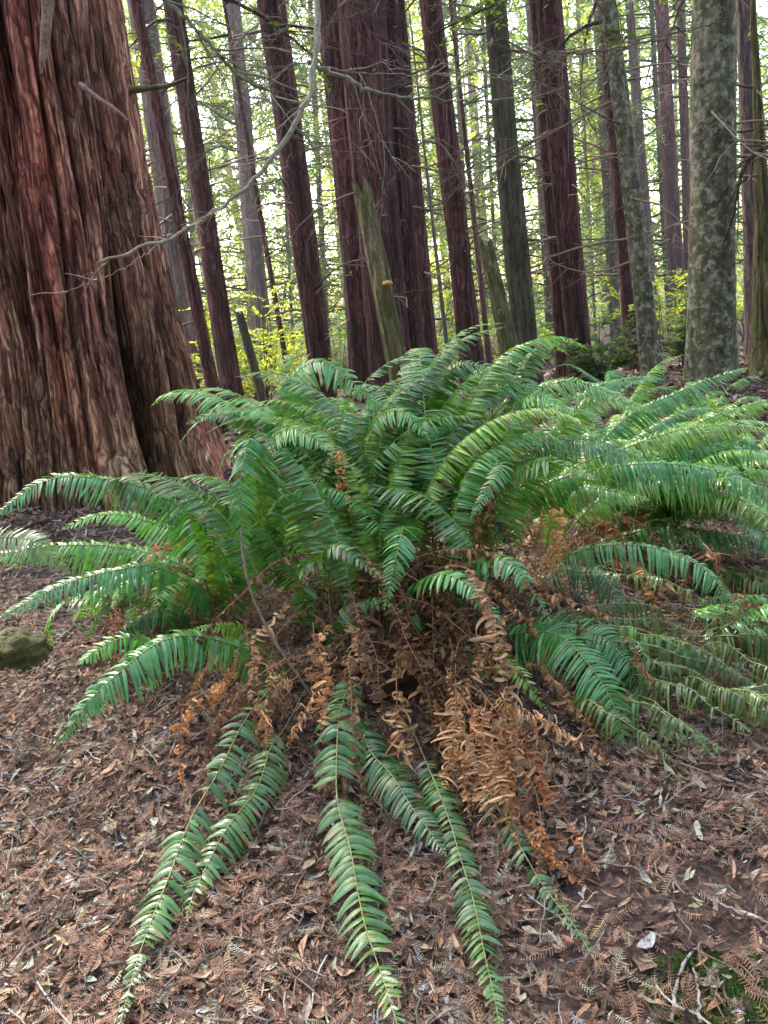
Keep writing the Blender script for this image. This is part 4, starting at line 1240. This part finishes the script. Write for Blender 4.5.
# ------------------------------------------------------------------ understory shrubs and background trees
def shrub(label, px, py, Y, w, h, pal, n, seed, lsize=.09, mat=None, asp=.55, name='leafy_shrub', base_h=0.0):
    r = np.random.default_rng(seed)
    c = P(px, py, Y); g = float(terr(c[0], c[1])); c[2] = g
    root = empty(name, c, label, 'shrub' if name == 'leafy_shrub' else 'young tree', 'lit bushes between the trunks')
    m = MB(); st = MB()
    for k in range(max(6, n // 160)):
        az = r.uniform(0, 2 * math.pi)
        L = h * r.uniform(.5, 1.1)
        p0 = np.array([r.normal(0, .08), r.normal(0, .08), base_h * r.random()])
        el = r.uniform(.5, 1.4)
        pts = limb_pts(p0, az, L, el, r.uniform(.2, 1.0), r, 9, .1)
        pts[:, :2] *= w / h
        tube(st, pts, np.linspace(.012, .004, 9), 4, (.4, .35, .3))
        foliate(m, pts, r, pal, 160, lsize, spread=.45 * w / 1.5, hang=.15, asp=asp, t0=.2)
    st.build('stem', M_GREYT, root)
    m.build('foliage', [M_GREYT, mat or M_BROAD], root)


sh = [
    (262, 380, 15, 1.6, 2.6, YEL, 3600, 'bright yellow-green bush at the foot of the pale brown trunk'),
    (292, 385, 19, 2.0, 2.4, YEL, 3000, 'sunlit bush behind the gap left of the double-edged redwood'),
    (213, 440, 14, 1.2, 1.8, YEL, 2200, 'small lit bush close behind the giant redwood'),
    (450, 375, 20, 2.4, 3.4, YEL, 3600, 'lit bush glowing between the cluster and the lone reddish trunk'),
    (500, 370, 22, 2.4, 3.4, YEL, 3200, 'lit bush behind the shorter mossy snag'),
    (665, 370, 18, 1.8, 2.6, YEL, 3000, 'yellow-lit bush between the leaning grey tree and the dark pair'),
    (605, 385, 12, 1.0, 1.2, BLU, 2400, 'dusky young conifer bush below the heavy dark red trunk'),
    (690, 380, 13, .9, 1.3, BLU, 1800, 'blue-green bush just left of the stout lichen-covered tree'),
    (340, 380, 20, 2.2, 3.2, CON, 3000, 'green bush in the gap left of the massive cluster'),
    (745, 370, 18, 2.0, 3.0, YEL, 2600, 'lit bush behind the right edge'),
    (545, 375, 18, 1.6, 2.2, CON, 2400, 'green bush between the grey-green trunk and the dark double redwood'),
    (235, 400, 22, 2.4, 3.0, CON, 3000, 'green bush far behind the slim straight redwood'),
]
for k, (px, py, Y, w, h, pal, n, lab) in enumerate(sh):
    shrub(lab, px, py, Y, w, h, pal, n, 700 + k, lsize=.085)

GF = 'broadleaf and conifer trees filling the far background'
r = np.random.default_rng(99)
for k in range(16):
    px = 110 + k * 43 + r.uniform(-12, 12); Y = r.uniform(22, 38)
    py = 310 + r.uniform(-4, 4) - (px - 384) * .1
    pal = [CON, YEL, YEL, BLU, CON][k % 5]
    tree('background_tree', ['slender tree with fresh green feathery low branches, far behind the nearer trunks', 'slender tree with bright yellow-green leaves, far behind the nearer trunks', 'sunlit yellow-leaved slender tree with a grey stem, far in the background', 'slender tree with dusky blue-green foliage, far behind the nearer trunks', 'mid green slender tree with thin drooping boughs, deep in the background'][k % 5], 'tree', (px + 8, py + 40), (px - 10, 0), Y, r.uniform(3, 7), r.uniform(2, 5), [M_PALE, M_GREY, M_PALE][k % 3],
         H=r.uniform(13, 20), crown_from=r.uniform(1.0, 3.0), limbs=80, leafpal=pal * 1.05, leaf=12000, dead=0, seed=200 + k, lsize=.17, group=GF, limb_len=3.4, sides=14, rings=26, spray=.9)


def far_woods():
    r = np.random.default_rng(55)
    mb = MB()
    # trunks
    for k in range(50):
        Y = r.uniform(42, 75); X = r.uniform(-.62, .62) * Y
        g = float(terr(X, Y)); rad = r.uniform(.12, .4); le = r.normal(-.02, .03)
        z = np.linspace(-1, 26, 8)
        tube(mb, np.stack([X + le * z, np.full(8, Y), g + z], 1), np.linspace(rad, rad * .3, 8), 7, (.6, .45, .42), 0)
    # foliage clumps, distance haze put into the pale leaf colours
    nc = 3700
    Y = r.uniform(40, 80, nc); X = r.uniform(-.65, .65, nc) * Y; Z = -1 + 25 * r.random(nc) ** 1.3
    per = 34
    C0 = np.stack([X, Y, Z], 1)
    P0 = (C0[:, None] + r.normal(0, 1, (nc, per, 3)) * np.array([.8, .8, .35])).reshape(-1, 3)
    D = r.normal(0, 1, (nc * per, 3)) + np.array([0, 0, -.4])
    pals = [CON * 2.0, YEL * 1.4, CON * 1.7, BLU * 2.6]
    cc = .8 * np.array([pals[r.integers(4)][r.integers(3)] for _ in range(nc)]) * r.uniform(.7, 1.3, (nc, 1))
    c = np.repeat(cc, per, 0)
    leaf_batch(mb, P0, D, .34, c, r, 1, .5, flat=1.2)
    # unseen woods round the back, added to block low light and darken shadows
    nb = 2600; az = r.uniform(-math.pi * .97, -.03, nb)
    az = np.where(r.random(nb) < .12, np.where(r.random(nb) < .5, r.uniform(.0, .45, nb), math.pi - r.uniform(0, .45, nb)), az)
    rad_ = r.uniform(13, 22, nb); hz_ = 14 * r.random(nb)
    C0 = np.stack([rad_ * np.cos(az) * 1.2, 2 + rad_ * np.sin(az), hz_], 1)
    P0 = (C0[:, None] + r.normal(0, 1, (nb, 30, 3)) * np.array([.8, .8, .4])).reshape(-1, 3)
    D = r.normal(0, 1, (nb * 30, 3)) + np.array([0, 0, -.4])
    leaf_batch(mb, P0, D, .38, np.repeat(CON[r.integers(0, 5, nb)] * .45, 30, 0), r, 1, .5, flat=1.2)
    for k in range(46):
        a_ = r.uniform(-math.pi * .98, -.02); q_ = r.uniform(9, 20); rr_ = r.uniform(.15, .45); z = np.linspace(-1, 24, 8)
        x_, y_ = q_ * 1.2 * math.cos(a_), 2 + q_ * math.sin(a_)
        tube(mb, np.stack([x_ + z * r.normal(0, .03), np.full(8, y_), z], 1), np.linspace(rr_, rr_ * .4, 8), 9, (.45, .4, .38), 0)
    o = mb.build('distant_woods', [M_PALE, M_CROWN], smooth=False)
    tag(o, 'hazy mass of sunlit forest beyond all the nearer trunks, with unseen woods added behind the view for shade', 'woods', kind='stuff')


far_woods()

def haze():
    m, nt, ns, l = newmat('forest_haze')
    out = N(ns, 'ShaderNodeOutputMaterial')
    v = N(ns, 'ShaderNodeVolumeScatter', Density=.0028, Anisotropy=.35)
    v.inputs['Color'].default_value = (.93, .96, 1, 1)
    l.new(v.outputs[0], out.inputs['Volume'])
    x, y0, y1, z0, z1 = 75, 9.5, 95, -4, 22
    V = [(-x, y0, z0), (x, y0, z0), (x, y1, z0), (-x, y1, z0), (-x, y0, z1), (x, y0, z1), (x, y1, z1), (-x, y1, z1)]
    F = [(0, 3, 2, 1), (4, 5, 6, 7), (0, 1, 5, 4), (1, 2, 6, 5), (2, 3, 7, 6), (3, 0, 4, 7)]
    mb = MB(); mb.add(V, F)
    o = mb.build('haze', m, smooth=False)
    tag(o, 'thin pale haze of light between the farther trunks', 'haze', kind='stuff')


haze()

# ------------------------------------------------------------------ light, world, camera
SUN_EL, SUN_AZ = math.radians(52), math.radians(-28)    # azimuth measured from +Y (view direction), negative = left
w = bpy.data.worlds.new('World'); scene.world = w; w.use_nodes = True
nt = w.node_tree; bg = nt.nodes['Background']
sky = nt.nodes.new('ShaderNodeTexSky'); sky.sky_type = 'NISHITA'; sky.sun_disc = False
sky.sun_elevation = SUN_EL; sky.sun_rotation = SUN_AZ
sky.air_density = 1.2; sky.dust_density = 2.5
tn = nt.nodes.new('ShaderNodeVectorMath'); tn.operation = 'MULTIPLY'; tn.inputs[1].default_value = (1.06, 1.0, .89)
nt.links.new(sky.outputs[0], tn.inputs[0]); nt.links.new(tn.outputs[0], bg.inputs[0]); bg.inputs[1].default_value = 1.0
sd = bpy.data.lights.new('sun', 'SUN'); sd.energy = 5.0; sd.angle = math.radians(1.5); sd.color = (1, .95, .86)
so = bpy.data.objects.new('sun', sd); COL.objects.link(so)
dv = Vector((math.sin(SUN_AZ) * math.cos(SUN_EL), math.cos(SUN_AZ) * math.cos(SUN_EL), math.sin(SUN_EL)))
so.rotation_euler = dv.to_track_quat('Z', 'Y').to_euler(); so.location = (0, 0, 40)

cd = bpy.data.cameras.new('camera'); cam = bpy.data.objects.new('camera', cd); COL.objects.link(cam)
from mathutils import Matrix
Mx = Matrix((
    (RT[0], UP[0], -FW[0], CAM[0]),
    (RT[1], UP[1], -FW[1], CAM[1]),
    (RT[2], UP[2], -FW[2], CAM[2]),
    (0, 0, 0, 1)))
cam.matrix_world = Mx
cd.sensor_fit = 'VERTICAL'; cd.angle = 2 * math.atan(512 / FPX)
cd.clip_start = .05; cd.clip_end = 2000
scene.camera = cam
scene.render.resolution_x = 768; scene.render.resolution_y = 1024
scene.view_settings.view_transform = 'Standard'; scene.view_settings.look = 'None'; scene.view_settings.exposure = 0
scene.cycles.max_bounces = 8; scene.cycles.diffuse_bounces = 5; scene.cycles.transmission_bounces = 4; scene.cycles.glossy_bounces = 2
scene.cycles.use_denoising = True
